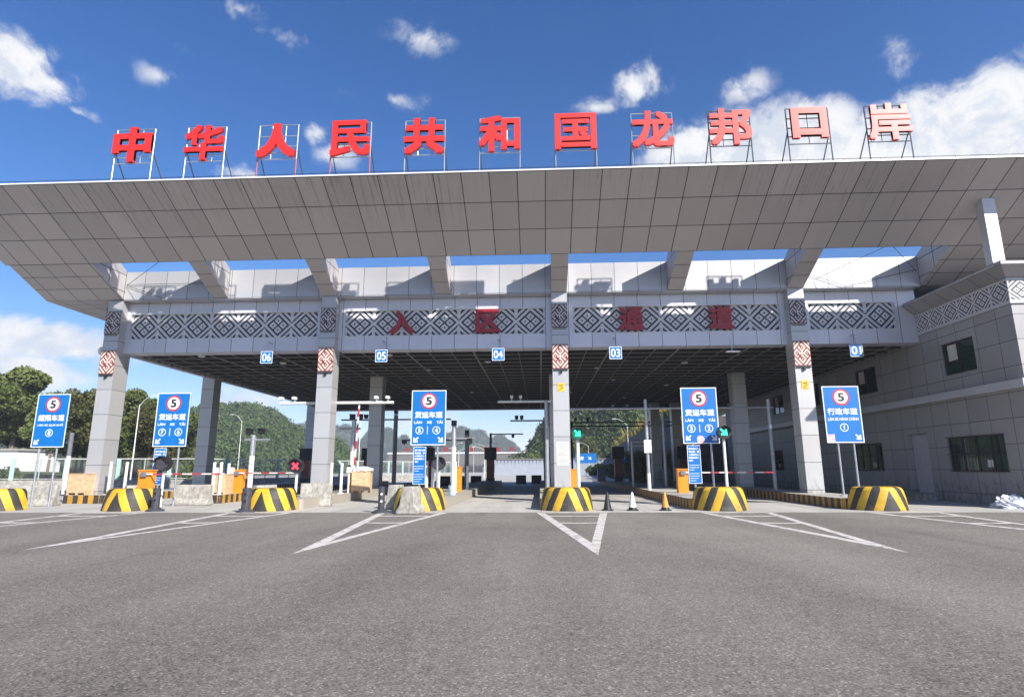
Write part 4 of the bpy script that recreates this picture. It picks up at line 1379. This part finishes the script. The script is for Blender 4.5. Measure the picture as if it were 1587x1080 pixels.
def camera_box(mb, x, y, z, s=1.0):
    mb.box(x-0.10*s, x+0.10*s, y-0.22*s, y+0.18*s, z, z+0.17*s)


# arm on the second column
t = thing('camera_boom', 'white horizontal camera arm fixed across the second column', 'camera boom', (-10.95, 30.0, 4.98))
MB().tube((-2.7, 0, 0), (3.35, 0, 0), 0.075, 8).build('arm', 'whitepost', t)
for xx in (-2.6, -1.9, 2.45, 3.05):
    mb = MB().tube((xx, 0, 0.07), (xx, 0, 0.2), 0.03, 6)
    camera_box(mb, xx, -0.05, 0.19, 0.8)
    mb.build('camera', 'whitepost', t)
# arm on a post by the third column
t = thing('camera_mast', 'white camera arm reaching left from a mast behind the notice column', 'camera mast', (0.36, 33.0, KH))
MB().tube((0, 0, 0), (0, 0, 4.95), 0.12, 10).build('mast', 'steel', t)
MB().tube((-2.75, 0, 4.9), (0.25, 0, 4.9), 0.065, 8).build('arm', 'whitepost', t)
for xx in (-1.95, -1.45):
    mb = MB().tube((xx, 0, 4.95), (xx, 0, 5.1), 0.03, 6)
    camera_box(mb, xx, -0.05, 5.09, 0.8)
    mb.build('camera', 'whitepost', t)
# frame over lanes three and two
t = thing('lane_gantry', 'grey pipe gantry over lanes three and two with white feet', 'gantry', (5.9, 33.0, KH))
MB().tube((0, 0, 0.9), (0, 0, 4.95), 0.10, 10).build('mast', 'steel', t)
MB().tube((0, 0, 0.0), (0, 0, 0.9), 0.105, 10).build('foot', 'whitepost', t)
MB().tube((6.75, 0, 0), (6.75, 0, 4.9), 0.10, 10).build('mast', 'steel', t)
MB().tube((-4.3, 0, 4.45), (7.0, 0, 4.45), 0.055, 8).build('beam', 'steel', t)
mb = MB()
for xx in (-1.8, -1.0, 4.6):
    mb.lathe([(0, 4.5), (0.09, 4.55), (0.12, 4.65), (0.05, 4.74), (0, 4.74)], xx, 0, 10)
mb.build('dome_camera', 'brace', t)
MB().box(-0.2, 0.2, -0.16, -0.11, 2.0, 2.7).build('white_box', 'whitepost', t)
# tall masts and far gantries: x, y, height, beam (x0,x1,z), label


def gantry(x, y, h, beams, label, mat='greypost', cams=(), r=0.11, white=0.0, posts=(0.0,)):
    t = thing('camera_gantry', label, 'gantry', (x, y, KH if abs(y) < 60 else 0.0))
    for p_ in posts:
        MB().tube((p_, 0, white), (p_, 0, h), r, 8).build('mast', mat, t)
        if white:
            MB().tube((p_, 0, 0), (p_, 0, white), r*1.05, 8).build('foot', 'whitepost', t)
    mb = MB()
    for a, c, z in beams:
        mb.tube((a, 0, z), (c, 0, z), 0.06, 6)
    if beams:
        mb.build('beam', mat, t)
    if cams:
        for xx, z in cams:
            MB().box(xx-0.13, xx+0.13, -0.17, 0.15, z+0.06, z+0.32).box(xx-0.03, xx+0.03, -0.03, 0.03, z, z+0.061).box(xx-0.15, xx+0.15, -0.25, 0.16, z+0.321, z+0.345).build('camera', 'black', t)
    return t


def rx(px):
    return (px-838)/890.0


gantry(rx(104)*29.5, 29.5, 3.1, [], 'leaning grey mast with white foot left of the leftmost column', 'greypost', white=1.9, r=0.10)
gantry(rx(396)*31.0, 31.0, 3.0, [(-0.5, 0.9, 2.75)], 'white footed camera mast with two heads left of the second column', 'steel', cams=((-0.25, 3.0), (0.4, 3.0)), white=1.9, r=0.13)
gantry(rx(552)*34.0, 34.0, 4.0, [(-0.9, 0.4, 3.5)], 'white footed camera mast behind the raised barrier arm', 'steel', cams=((-0.1, 4.0), (0.35, 4.0)), white=2.2, r=0.13)
gantry(rx(617)*44.0, 44.0, 5.2, [(-4.2, 4.2, 4.85)], 'dark camera gantry left of the lanes five and four sign', 'greypost', cams=((-3.4, 4.9), (-2.3, 4.9), (0, 5.2)), r=0.16)
gantry(rx(596)*40.0, 40.0, 3.0, [], 'dark mast right behind the second row column', 'greypost', cams=((0, 3.0),), r=0.16)
gantry(rx(707)*33.0, 33.0, 3.55, [(-0.3, 1.2, 2.85)], 'tall camera mast right of the lanes five and four sign', 'steel', cams=((0, 3.5), (0.9, 2.5)), white=2.4, r=0.12)
gantry(rx(727)*40.0, 40.0, 3.55, [(-4.5, 0, 3.1)], 'grey camera mast with a long left arm, mid hall', 'greypost', cams=((0, 3.4), (-1.7, 2.7), (-4.3, 2.8)), r=0.14)
gantry(rx(763)*58.0, 58.0, 4.6, [(0, 3.2, 4.5)], 'thin dark mast with a right arm above the kiosk', 'greypost', cams=((2.2, 4.1),), r=0.12)
gantry(rx(845)*46.0, 46.0, 4.9, [(-2.7, 0, 4.85)], 'dark mast with a left camera arm beyond the notice column', 'greypost', cams=((-2.2, 4.9), (-1.8, 4.9)), r=0.13)
gantry(rx(885)*57.0, 57.0, 5.6, [(0, 11.6, 5.5), (0, 11.6, 5.15)], 'wide black gantry across the far end of lanes three and two', 'black', cams=((1.6, 5.6), (0.4, 5.6), (8.3, 5.6), (7.1, 5.6)), r=0.1, posts=(0.0, 11.6))
gantry(rx(974)*40.0, 40.0, 2.95, [(0, 1.35, 2.9), (0, 1.35, 2.65)], 'low grey portal frame on the lane three kerb', 'steel', posts=(0.0, 1.3), r=0.09)
gantry(rx(1022)*40.0, 40.0, 4.9, [], 'grey mast at the back of the lane three island', 'steel', r=0.12)

# lane kiosks deep under the roof
for i, xc in enumerate(ISL):
    t = thing('lane_kiosk', 'dark red kiosk on the island %s' % WHERE[i], 'kiosk', (xc+0.25, 55.0, KH), 'dark red kiosks under the roof')
    MB().box(-0.38, 0.38, -0.3, 0.3, 0, 0.35).build('plinth', 'black', t)
    MB().box(-0.34, 0.34, -0.26, 0.26, 0.351, 2.0).build('cabinet', 'darkred', t, bevel=0.02)
    MB().box(-0.55, 0.55, -0.35, 0.3, 2.001, 3.1).build('screen_box', 'black', t)
    if i > 4:
        MB().box(-1.9, -1.2, -0.3, 0.3, 0, 1.15).build('side_cabinet', 'greypost', t)
for k, (x, y, lb) in enumerate(((-2.05, 62, 'left of the pair closing lane four'), (-0.45, 62, 'right of the pair closing lane four'), (-6.3, 58, 'standing alone left of the kiosk'), (-9.2, 57, 'seen past the lanes five and four notice'), (-7.9, 57.5, 'second one left of the kiosk'))):
    t = thing('road_barrier', 'low black and green water filled road barrier %s' % lb, 'road barrier', (x, y, 0), 'low dark road barriers')
    MB().prismx([(-0.25, 0.004), (0.25, 0.004), (0.22, 0.3), (0.12, 0.85), (-0.12, 0.85), (-0.22, 0.3)], -0.52, 0.52).build('body', 'black', t)
    MB().box(-0.5, 0.5, -0.11, 0.11, 0.851, 0.90).build('top_rail', M['greenface'], t)

# white wash bucket
t = thing('bucket', 'small pale blue plastic bucket on the fourth island', 'bucket', (-4.1, 27.6, KH))
M['palebluep'] = plain('pale_blue_plastic', (0.45, 0.56, 0.68), 0.4)
MB().lathe([(0, 0.004), (0.15, 0.004), (0.19, 0.42), (0.17, 0.42), (0.14, 0.05), (0, 0.05)], n=16).build('body', 'palebluep', t)
MB().tube((-0.18, 0, 0.42), (0, 0, 0.58), 0.008, 5).tube((0, 0, 0.58), (0.18, 0, 0.42), 0.008, 5).build('handle', 'steel', t)


# street lamps
def street_lamp(x, y, h, label, arms=(1,), L=1.6):
    t = thing('street_lamp', label, 'street lamp', (x, y, 0), 'street lamps beyond the checkpoint')
    MB().tube((0, 0, 0), (0, 0, h*0.9), 0.075, 8, 0.04).build('pole', 'whitepost', t)
    for a in arms:
        mb = MB()
        prev = (0, 0, h*0.88)
        for k in range(1, 7):
            u = k/6
            q = (a*L*u, 0, h*(0.88+0.12*(1-(1-u)**2)))
            mb.tube(prev, q, 0.026, 6)
            prev = q
        mb.build('arm', 'whitepost', t)
        MB().box(min(a*L, a*(L+0.55)), max(a*L, a*(L+0.55)), -0.10, 0.10, h-0.03, h+0.05).build('lamp_head', 'whitepost', t)
    return t


street_lamp(-42.5, 60, 9.3, 'tall white street lamp before the trees at left', (1,), 1.4)
for x, y, h, lb, a in ((-17.6, 190, 9, 'far white twin street lamp left of the far gate', (1, -1)), (-22, 150, 8, 'far white street lamp under the far gate roof', (1,)), (-26, 230, 11, 'distant street lamp beside the far gate pillar', (1,)),
                       (-9.5, 100, 5.2, 'white street lamp in front of the container wall', (-1,)), (-18, 130, 6, 'white street lamp at the plaza edge, mid distance', (1, -1)), (12.5, 85, 8.5, 'white street lamp leaning over the stone wall', (-1,)), (10.5, 130, 7.0, 'white street lamp by the blue road sign', (-1,)),
                       (-52, 100, 11, 'slim street lamp left of the raised barrier', (-1,)), (-31, 100, 12.5, 'tall slim white lamp beside the raised barrier mast', (-1,))):
    street_lamp(x, y, h, lb, a)

# blue road sign on two posts, far right
t = thing('road_sign', 'blue overhead road sign on two posts before the far hill', 'road sign', (9.3, 125, 0))
MB().box(-2.0, 2.4, 0, 0.1, 2.6, 4.6).build('board', 'notice', t)
mb = MB()
mb.text('口岸', -0.9, 3.6, -0.02, 0.8, 1.2, 0.01, 0.03)
arrow(mb, 1.0, 3.6, 0.8, 1, -0.02)
mb.build('lettering', 'white', t)
for xx in (-1.5, 1.9):
    MB().tube((xx, 0.18, 0), (xx, 0.18, 4.4), 0.09, 8).build('post', 'whitepost', t)
# small round blue sign by the stone wall
t = thing('round_sign', 'small round blue sign hanging by the stone wall', 'road sign', (8.6, 62, 0))
MB().tube((0, 0.05, 0), (0, 0.05, 2.7), 0.04, 6).build('post', 'greypost', t)
MB().disc(0, 2.45, -0.02, 0.02, 0.42).build('plate', 'blue', t)
MB().disc(0, 2.62, -0.03, -0.021, 0.17).build('symbol', 'white', t)
# ------------------------------------------------------------------ fence and buildings at left
def fence(A, B, label, n):
    A, B = Vector((*A, 0)), Vector((*B, 0))
    d = (B-A)
    L = d.length
    t = thing('wire_fence', label, 'fence', A, None, atan2(d.y, d.x))
    MB().box(0, L, -0.12, 0.12, 0.003, 0.75).build('base_wall', 'oldconcrete', t)
    MB().tube((0, 0, 2.55), (L, 0, 2.55), 0.035, 6).tube((0, 0, 0.85), (L, 0, 0.85), 0.02, 5).build('rail', 'whitepost', t)
    mb = MB()
    x_ = 0.0
    sp = 0.22
    while x_ < L-1.6:
        mb.tube((x_, 0.0, 0.85), (x_+1.6, 0.0, 2.55), 0.006, 3)
        mb.tube((x_+1.6, 0.008, 0.85), (x_, 0.008, 2.55), 0.006, 3)
        x_ += sp
    o = mb.build('wire_mesh', 'fencewire', t)
    for k in range(n+1):
        xx = L*k/n
        if k % 2 == 0 and k < n:
            MB().box(xx-0.17, xx+0.17, -0.03, 0.03, 0.752, 2.58).build('post', 'mint', t)
        else:
            MB().tube((xx, 0.05, 0.752), (xx, 0.05, 2.62), 0.045, 6).build('post', 'mint', t)
    return t


fence((-62, 46), (-31, 52), 'wire mesh fence on a low concrete wall at the left yard edge', 15)
fence((-31, 52.3), (-14, 92), 'wire mesh fence receding behind the lanes at left', 28)
for x, y, w_, dpt, h, lb in ((-64.5, 62, 15, 6, 3.7, 'low white flat roofed shed behind the left fence'),):
    t = thing('white_shed', lb, 'shed', (x, y, 0))
    MB().box(-w_/2, w_/2, 0, dpt, 0.003, h).build('wall', 'whitewall', t)
    MB().box(-w_/2-0.2, w_/2+0.2, -0.2, dpt+0.2, h+0.001, h+0.22).build('roof', 'oldconcrete', t)
    mb = MB()
    for k in range(7):
        mb.box(4.0, 5.5, -0.04, -0.002, h-1.3+k*0.13, h-1.24+k*0.13)
    mb.build('vent', 'brace', t)

# far gate with red letters
t = thing('far_gate', 'distant wide grey gate roof with red letters beyond the plaza', 'gate', (-37, 250, 0))
MB().box(-28, 30, 0, 8, 3.2, 8.2).build('roof', 'tile', t)
MB().box(-28.2, 30.2, -0.3, 0.0-0.002, 7.7, 8.35).build('roof_lip', 'whitetrim', t)
MB().box(28, 32.5, -1, 3, 0, 7.2).build('pillar', 'whitewall', t)
for xx in (-26, -13, 0, 13):
    MB().box(xx-0.6, xx+0.6, 1, 2.2, 0, 3.2).build('pillar', 'tile', t)
MB().box(-30, 12, 7, 7.5, 0, 2.6).build('back_wall', 'whitewall', t)
for k in range(9):
    if k == 4:
        continue
    MB().text('中华人民共和国龙邦'[k], -20+k*5.6, 9.5, 0.5, 2.1, 2.3, 0.3, 0.03).build('letter', 'redwall', t)
# container wall with pennant frieze
t = thing('site_wall', 'long pale blue grey wall with a dark pennant frieze across the plaza', 'wall', (2, 130, 0))
M['palewall'] = plain('pale_blue_grey', (0.30, 0.33, 0.39), 0.7, 0, 0.06, 1)
MB().box(-12, 16, 0, 0.4, 0.003, 3.4).build('panel', 'palewall', t)
MB().box(-12.1, 16.1, -0.15, 0.5, 3.402, 3.7).build('coping', 'tile', t)
mb = MB()
for k in range(36):
    xx = -11.7+k*0.78
    mb.prismy([(xx, 3.35), (xx+0.2, 2.3), (xx+0.42, 3.35)], -0.02, -0.002)
fz = mb.build('pennant_frieze', 'greypost', t)

# ------------------------------------------------------------------ terrain, hills and trees


def np_mesh(name, V, Fq, mat, parent=None, smooth=False):
    me = bpy.data.meshes.new(name)
    V = np.asarray(V, dtype=np.float32)
    Fq = np.asarray(Fq, dtype=np.int32)
    n, k = Fq.shape
    me.vertices.add(len(V))
    me.vertices.foreach_set('co', V.ravel())
    me.loops.add(n*k)
    me.loops.foreach_set('vertex_index', Fq.ravel())
    me.polygons.add(n)
    me.polygons.foreach_set('loop_start', np.arange(n, dtype=np.int32)*k)
    me.polygons.foreach_set('loop_total', np.full(n, k, dtype=np.int32))
    if smooth:
        me.polygons.foreach_set('use_smooth', np.ones(n, dtype=bool))
    me.materials.append(M[mat])
    me.update(calc_edges=True)
    me.validate()
    o = bpy.data.objects.new(name, me)
    COL.objects.link(o)
    o.parent = parent
    return o


def leaf_quads(C, size, rn):
    """one bent quad per centre, random orientation"""
    n = len(C)
    a = rn.normal(size=(n, 3))
    a /= np.linalg.norm(a, axis=1)[:, None]
    b = np.cross(a, rn.normal(size=(n, 3)))
    b /= np.linalg.norm(b, axis=1)[:, None]
    s = (size*(0.6+0.8*rn.rand(n)))[:, None]
    V = np.stack([C-a*s-b*s*0.5, C+a*s-b*s*0.6, C+a*s*0.9+b*s*0.6, C-a*s*0.8+b*s*0.5], axis=1).reshape(-1, 3)
    Fq = np.arange(4*n).reshape(n, 4)
    return V, Fq


def crown_points(rn, lobes, n):
    w_ = np.array([l[3]**2 for l in lobes])
    w_ = w_/w_.sum()
    idx = rn.choice(len(lobes), n, p=w_)
    L = np.array(lobes)[idx]
    d = rn.normal(size=(n, 3))
    d /= np.linalg.norm(d, axis=1)[:, None]
    r_ = (0.45+0.6*rn.rand(n)**0.7)[:, None]
    return L[:, :3]+d*r_*L[:, 3:4]*np.array([1, 1, 0.8])


def make_tree(name, label, cat, loc, seed, h, spread, n, leaf, mat, group, trunk_frac=0.25, column=False):
    rn = np.random.RandomState(seed)
    t = thing(name, label, cat, loc, group)
    lobes = []
    for k in range(24):
        u = rn.rand()
        z_ = h*(trunk_frac+0.12+(0.80-trunk_frac)*u)
        rad = spread*(1.0-0.62*abs(u-0.35)) if not column else spread*(1-0.75*u)
        a = rn.rand()*2*pi
        q = rad*0.75*sqrt(rn.rand())
        lobes.append((q*cos(a), q*sin(a), z_, spread*(0.17+0.24*rn.rand())))
    C = crown_points(rn, lobes, n)
    V, Fq = leaf_quads(C, leaf, rn)
    np_mesh('crown', V, Fq, mat, t)
    mb = MB()
    zt_ = h*0.8
    mb.tube((0, 0, -0.6), (0.1, 0, zt_*0.5), 0.035*h*0.7, 7, 0.022*h*0.7)
    mb.tube((0.1, 0, zt_*0.5), (0.0, 0.1, zt_), 0.022*h*0.7, 6, 0.05)
    for l in lobes[:6]:
        mb.tube((0.07, 0, h*trunk_frac+0.3*(l[2]-h*trunk_frac)), (l[0], l[1], l[2]), 0.011*h*0.7, 5, 0.03)
    mb.build('trunk', 'bark', t)
    return t


def slope_left(x, y):
    """rising ground behind the left fence"""
    return max(0.0, min(6.0, (-x-0.60*y-6)*0.12))


nx, ny = 40, 30
V = []
for j in range(ny):
    for i in range(nx):
        x, y = -190+150*i/(nx-1), 60+130*j/(ny-1)
        V.append((x, y, slope_left(x, y)-0.05+0.3*sin(x*0.3)*cos(y*0.27) if slope_left(x, y) > 0.2 else -0.2))
Fq = [(j*nx+i, j*nx+i+1, (j+1)*nx+i+1, (j+1)*nx+i) for j in range(ny-1) for i in range(nx-1)]
structure(np_mesh('hillside', V, Fq, 'hillground', smooth=True), 'gently rising wooded bank behind the left fence', 'hillside')

protos = []
GT = 'trees on the bank at left'
specs = [(9.6, 4.2, 9000, 0.15, 'leaf'), (10.6, 4.4, 9500, 0.15, 'leaf'), (8.4, 3.8, 8000, 0.14, 'leaf3'), (11.0, 3.0, 7500, 0.14, 'leaf'), (7.0, 3.6, 7000, 0.14, 'leaf')]
TPOS = []
rnt = random.Random(11)
# (pixel-free) rows of trees along the bank: bearing from the yard and distance
for k, (bx, dist) in enumerate([(-0.97, 74), (-0.92, 82), (-0.88, 73), (-0.845, 84), (-0.81, 74), (-0.775, 86), (-0.745, 76), (-0.715, 88), (-0.69, 78), (-0.665, 92), (-0.70, 100), (-0.76, 102), (-0.82, 104), (-0.88, 100), (-0.94, 98), (-0.80, 92),
                                (-1.02, 86), (-0.655, 84), (-0.73, 70), (-0.86, 66), (-0.79, 68), (-0.93, 68), (-0.63, 96), (-0.99, 64), (-0.68, 70), (-0.895, 90), (-0.84, 76), (-0.96, 92), (-1.0, 76), (-0.77, 78), (-0.72, 82), (-0.90, 78), (-0.66, 74), (-0.705, 76)]):
    TPOS.append((bx*dist, dist))
LOOK = ['dense dark green tree', 'tall rounded green tree', 'russet tinged tree', 'slender tall tree', 'low bushy tree']
for k, (x, y) in enumerate(TPOS):
    v = k % 5 if k < 5 else rnt.choice([0, 1, 1, 2, 3, 4, 0])
    side = 'left of the lane eight sign' if x/y < -0.86 else 'between the lane eight sign and the leftmost column' if x/y < -0.76 else 'right of the leftmost column'
    lab = '%s on the bank, %s' % (LOOK[v], side)
    loc = (x, y, slope_left(x, y))
    if k < 5:
        h, sp, n, lf, mt = specs[k]
        t = make_tree('broadleaf_tree', lab, 'tree', loc, 20+k, h, sp, n, lf, mt, GT)
        protos.append(t)
    else:
        t = duplicate(protos[v], loc, lab, rnt.random()*6.28)
        s_ = 0.85+0.35*rnt.random()+(0.14 if x/y > -0.80 else 0.04)
        t.scale = (s_, s_, s_*(0.9+0.25*rnt.random()))
# small bushes and banana-like clumps in front of the fence
for k, (x, y, h, lb) in enumerate(((-46.5, 50, 2.2, 'grey green spiky bush behind the fence at far left'), (-38.5, 51.5, 2.3, 'dark thin shrub behind the fence under the lane eight sign'), (-33.5, 56, 2.8, 'leafy shrub behind the leaning mast'))):
    rn = np.random.RandomState(60+k)
    t = thing('shrub', lb, 'shrub', (x, y, 0))
    C = crown_points(rn, [(0, 0, h*0.5, h*0.45), (0.5, 0, h*0.35, h*0.35), (-0.6, 0.2, h*0.4, h*0.35)], 500)
    V, Fq = leaf_quads(C, 0.16, rn)
    np_mesh('foliage', V, Fq, 'leaf', t)
    MB().tube((0, 0, 0), (0, 0, h*0.5), 0.05, 5).tube((0, 0, 0.1), (0.4, 0, h*0.5), 0.03, 5).build('stem', 'bark', t)


def hill(name, label, cx, cy, rx_, ry, h, seed, mat, ntree, tree_s, nleaf, stuffmat, pw=1.3, label2=None):
    rn = np.random.RandomState(seed)
    ph = rn.rand(6)*6.28

    def z(x, y):
        u, v = (x-cx)/rx_, (y-cy)/ry
        d = np.sqrt(u*u+v*v)
        base = np.clip(1-d**pw, 0, None)
        n_ = 0.07*np.sin(u*5+ph[0])*np.cos(v*4+ph[1])+0.05*np.sin(u*11+ph[2]+v*3)+0.03*np.sin(v*17+ph[3]+u*7)
        return h*(base+n_*np.clip(base*3, 0, 1))-0.4
    n = 60
    gx, gy = np.meshgrid(np.linspace(cx-rx_, cx+rx_, n), np.linspace(cy-ry, cy+ry, n))
    V = np.stack([gx, gy, z(gx, gy)], -1).reshape(-1, 3)
    Fq = [(j*n+i, j*n+i+1, (j+1)*n+i+1, (j+1)*n+i) for j in range(n-1) for i in range(n-1)]
    o = np_mesh(name, V, Fq, mat, smooth=True)
    structure(o, label, 'hill')
    if ntree:
        ux = cx+rx_*(rn.rand(ntree)*2-1)*0.97
        uy = cy-ry*(rn.rand(ntree)*1.25-0.25)*0.97
        keep = z(ux, uy) > h*0.015
        ux, uy = ux[keep], uy[keep]
        m_ = len(ux)
        sc = tree_s*(0.6+0.8*rn.rand(m_))
        d = rn.normal(size=(m_, nleaf, 3))
        d /= np.linalg.norm(d, axis=2)[:, :, None]
        d *= (0.5+0.55*rn.rand(m_, nleaf, 1))
        C = np.stack([ux, uy, z(ux, uy)+sc*0.9], -1)[:, None, :]+d*sc[:, None, None]*np.array([0.75, 0.75, 1.1])
        V, Fq = leaf_quads(C.reshape(-1, 3), tree_s*0.19, rn)
        f = np_mesh('forest', V, Fq, stuffmat)
        tag(f, label2, 'forest', None, 'stuff')
    return z


hill('hill', 'rounded forested hill behind the left back columns', -143, 275, 60, 78, 29, 4, 'hillground', 3000, 2.3, 80, 'leaf2', 1.35, 'thick mixed forest covering the rounded left hill')
hill('hill', 'long low wooded ridge running right from the rounded hill', -112, 300, 36, 50, 4.5, 8, 'hillground', 800, 2.4, 36, 'leaf2', 1.5, 'thick forest covering the low ridge behind the lanes')
hill('hill', 'faint distant hill left of the lane eight sign', -430, 420, 160, 100, 48, 12, 'karst', 900, 6, 30, 'leaf2', 1.4, 'hazy forest on the distant left hill')
hill('hill', 'wooded hill beyond the far right of the plaza', 26, 222, 34, 55, 27, 16, 'hillground', 2000, 2.0, 60, 'leaf2', 1.7, 'forest on the hill beyond the blue road sign')
hill('hill', 'low wooded rise behind the pale site wall', 7, 195, 18, 26, 7.5, 18, 'hillground', 600, 1.9, 60, 'leaf2', 1.5, 'forest on the rise behind the pale wall')
KL = [(-255, 930, 55, 60, 60), (-330, 960, 60, 60, 66), (-205, 900, 40, 40, 44), (-120, 930, 62, 60, 62), (-70, 960, 50, 50, 48), (-165, 980, 50, 50, 52), (-400, 990, 70, 60, 74)]
for k, (cx, cy, a, c, h) in enumerate(KL):
    hill('hill', 'distant steep karst peak on the horizon, %s' % ['left of the second column row', 'farthest one seen between columns', 'small one left of the lanes five and four sign', 'rounded one above the far gate letters', 'low one right of the far gate letters', 'behind the lanes five and four sign', 'large one at the far left'][k],
         cx, cy, a, c, h, 30+k, 'karst', 1500, 3.0, 24, 'leaf2', 2.2, 'scrub forest on the karst peak, %s' % ['left of the second column row', 'farthest one between columns', 'small and left of the sign', 'above the far gate letters', 'right of the far gate letters', 'behind the sign', 'large and far left'][k])

# retaining wall and grass slope at right
t = thing('retaining_wall', 'tall dark stone retaining wall in shade beyond the right lanes', 'retaining wall', (14.5, 66, 0))
mb = MB()
A = [(14.6, 66), (15.5, 90), (17.5, 130), (21, 190)]
Ht = [7.2, 7.2, 6.8, 5.5]
for k in range(3):
    a, c = A[k], A[k+1]
    mb.poly([(*a, 0), (*a, Ht[k]), (*c, Ht[k+1]), (*c, 0)])
    mb.poly([(*a, Ht[k]), (a[0]+0.8, a[1], Ht[k]), (c[0]+0.8, c[1], Ht[k+1]), (*c, Ht[k+1])])
mb.poly([(*A[0], 0), (36, 66, 0), (36, 66, 7.2), (*A[0], 7.2)])
mb.build('wall_face', 'stonewall', t, world=True)
mb = MB()
for k in range(3):
    a, c = A[k], A[k+1]
    mb.tube((a[0]+0.3, a[1], Ht[k]+1.0), (c[0]+0.3, c[1], Ht[k+1]+1.0), 0.04, 5)
mb.build('hand_rail', 'greypost', t, world=True)
V, Fq = [], []
n = 24
for j in range(n):
    y = 66+130*j/(n-1)
    xa = float(np.interp(y, [p[1] for p in A], [p[0] for p in A]))+0.8
    ha = float(np.interp(y, [p[1] for p in A], Ht))
    for i in range(14):
        u = i/13
        V.append((xa+45*u, y, ha-0.05+16*u+0.8*sin(y*0.23+u*9)))
Fq = [(j*14+i, j*14+i+1, (j+1)*14+i+1, (j+1)*14+i) for j in range(n-1) for i in range(13)]
structure(np_mesh('slope', V, Fq, 'earth', smooth=True), 'grassy cut slope rising above the retaining wall', 'slope')


def grass(name, label, pts, hh, n, seed, spread, mat='grassy', kind='stuff', cat='grass', mix=None):
    rn = np.random.RandomState(seed)
    pts = np.array(pts)
    i = rn.randint(0, len(pts), n)
    B = pts[i]+rn.normal(size=(n, 3))*np.array([spread, spread, 0.05])
    h_ = hh*(0.5+0.8*rn.rand(n))[:, None]
    lean = rn.normal(size=(n, 3))*np.array([0.35, 0.35, 0])
    wd = rn.normal(size=(n, 3))*np.array([1, 1, 0])
    wd /= np.linalg.norm(wd, axis=1)[:, None]
    wd = wd*hh*0.045
    up_ = np.array([0, 0, 1.0])
    V = np.stack([B-wd, B+wd, B+up_*h_*0.7+lean*h_*0.5+wd*0.8, B+up_*h_+lean*h_], axis=1).reshape(-1, 3)
    o = np_mesh(name, V, np.arange(4*n).reshape(n, 4), mat)
    return tag(o, label, cat, None, kind)


pts = []
for j in range(300):
    y = 66+R.random()**1.4*120
    u = R.random()**1.5
    xa = float(np.interp(y, [p[1] for p in A], [p[0] for p in A]))+0.8
    ha = float(np.interp(y, [p[1] for p in A], Ht))
    pts.append((xa+22*u, y, ha+16*u*22/45))
grass('grass', 'tall dry yellow grass along the top of the retaining wall', pts, 1.6, 9000, 5, 0.7)
pts = [(14.0+R.random()*0.3, 66+R.random()*10, 0) for _ in range(20)]+[(10.4+R.random()*3, 64.5+R.random()*1.5, 0) for _ in range(14)]
grass('grass', 'clumps of tall pale grass at the foot of the retaining wall', pts, 2.8, 2600, 6, 0.35)
pts = [(13.6+0.02*k, 68+k*1.1, 0) for k in range(60)]
for k, (x, y, h, lb) in enumerate(((12.6, 90, 3.0, 'dark hedge shrub along the stone wall, nearest the far kiosk'), (13.6, 100, 3.0, 'dark hedge shrub midway along the stone wall'), (14.6, 112, 3.2, 'dark hedge shrub toward the blue road sign'), (12.0, 122, 3.0, 'dark hedge shrub just right of the blue road sign posts'))):
    rn = np.random.RandomState(90+k)
    t = thing('shrub', lb, 'shrub', (x, y, 0))
    C = crown_points(rn, [(0, 0, h*0.45, h*0.5), (1.6, 0, h*0.4, h*0.45), (-1.4, 1.0, h*0.35, h*0.45), (0.3, 3, h*0.4, h*0.5)], 1200)
    V, Fq = leaf_quads(C, 0.22, rn)
    np_mesh('foliage', V, Fq, 'leaf2', t)
    MB().tube((0, 0, -0.1), (0, 0, h*0.5), 0.07, 5).build('stem', 'bark', t)
# dark railing before the stone wall
t = thing('railing', 'dark picket railing before the stone wall beyond the lanes', 'railing', (5.5, 64, 0))
mb = MB()
for k in range(56):
    mb.tube((k*0.16, 0, 0), (k*0.16, 0, 1.5), 0.014, 4)
mb.tube((0, 0, 1.45), (9, 0, 1.45), 0.025, 5).tube((0, 0, 0.2), (9, 0, 0.2), 0.025, 5)
mb.build('pickets', 'greypost', t)
for k, (x, y, s_) in enumerate(((9, 160, 0.75), (5, 170, 0.8), (2, 165, 0.6), (-2.0, 160, 0.6), (-5.5, 168, 0.45), (13, 165, 0.95))):
    t = duplicate(protos[[1, 0, 3, 0, 2, 1][k]], (x, y, 0), '%s behind the pale site wall, %s' % (LOOK[[1, 0, 3, 0, 2, 1][k]], ['above its right half', 'in its middle', 'beside the notice column', 'left of the notice column', 'at its left end', 'near the blue road sign'][k]), k*1.1)
    t.scale = (s_, s_, s_)

# ------------------------------------------------------------------ thin valley haze
m = bpy.data.materials.new('haze')
m.use_nodes = True
t = m.node_tree
t.nodes.clear()
pv = nd(t, 'ShaderNodeVolumePrincipled', {'Color': (0.80, 0.88, 1.0, 1), 'Density': 0.00045})
om = nd(t, 'ShaderNodeOutputMaterial')
t.links.new(pv.outputs[0], om.inputs['Volume'])
M['haze'] = m
hz = MB().box(-900, 500, -60, 1250, -1.2, 120).build('haze', 'haze')
tag(hz, 'thin pale blue air over the valley, fading the distant peaks', 'haze', None, 'stuff')
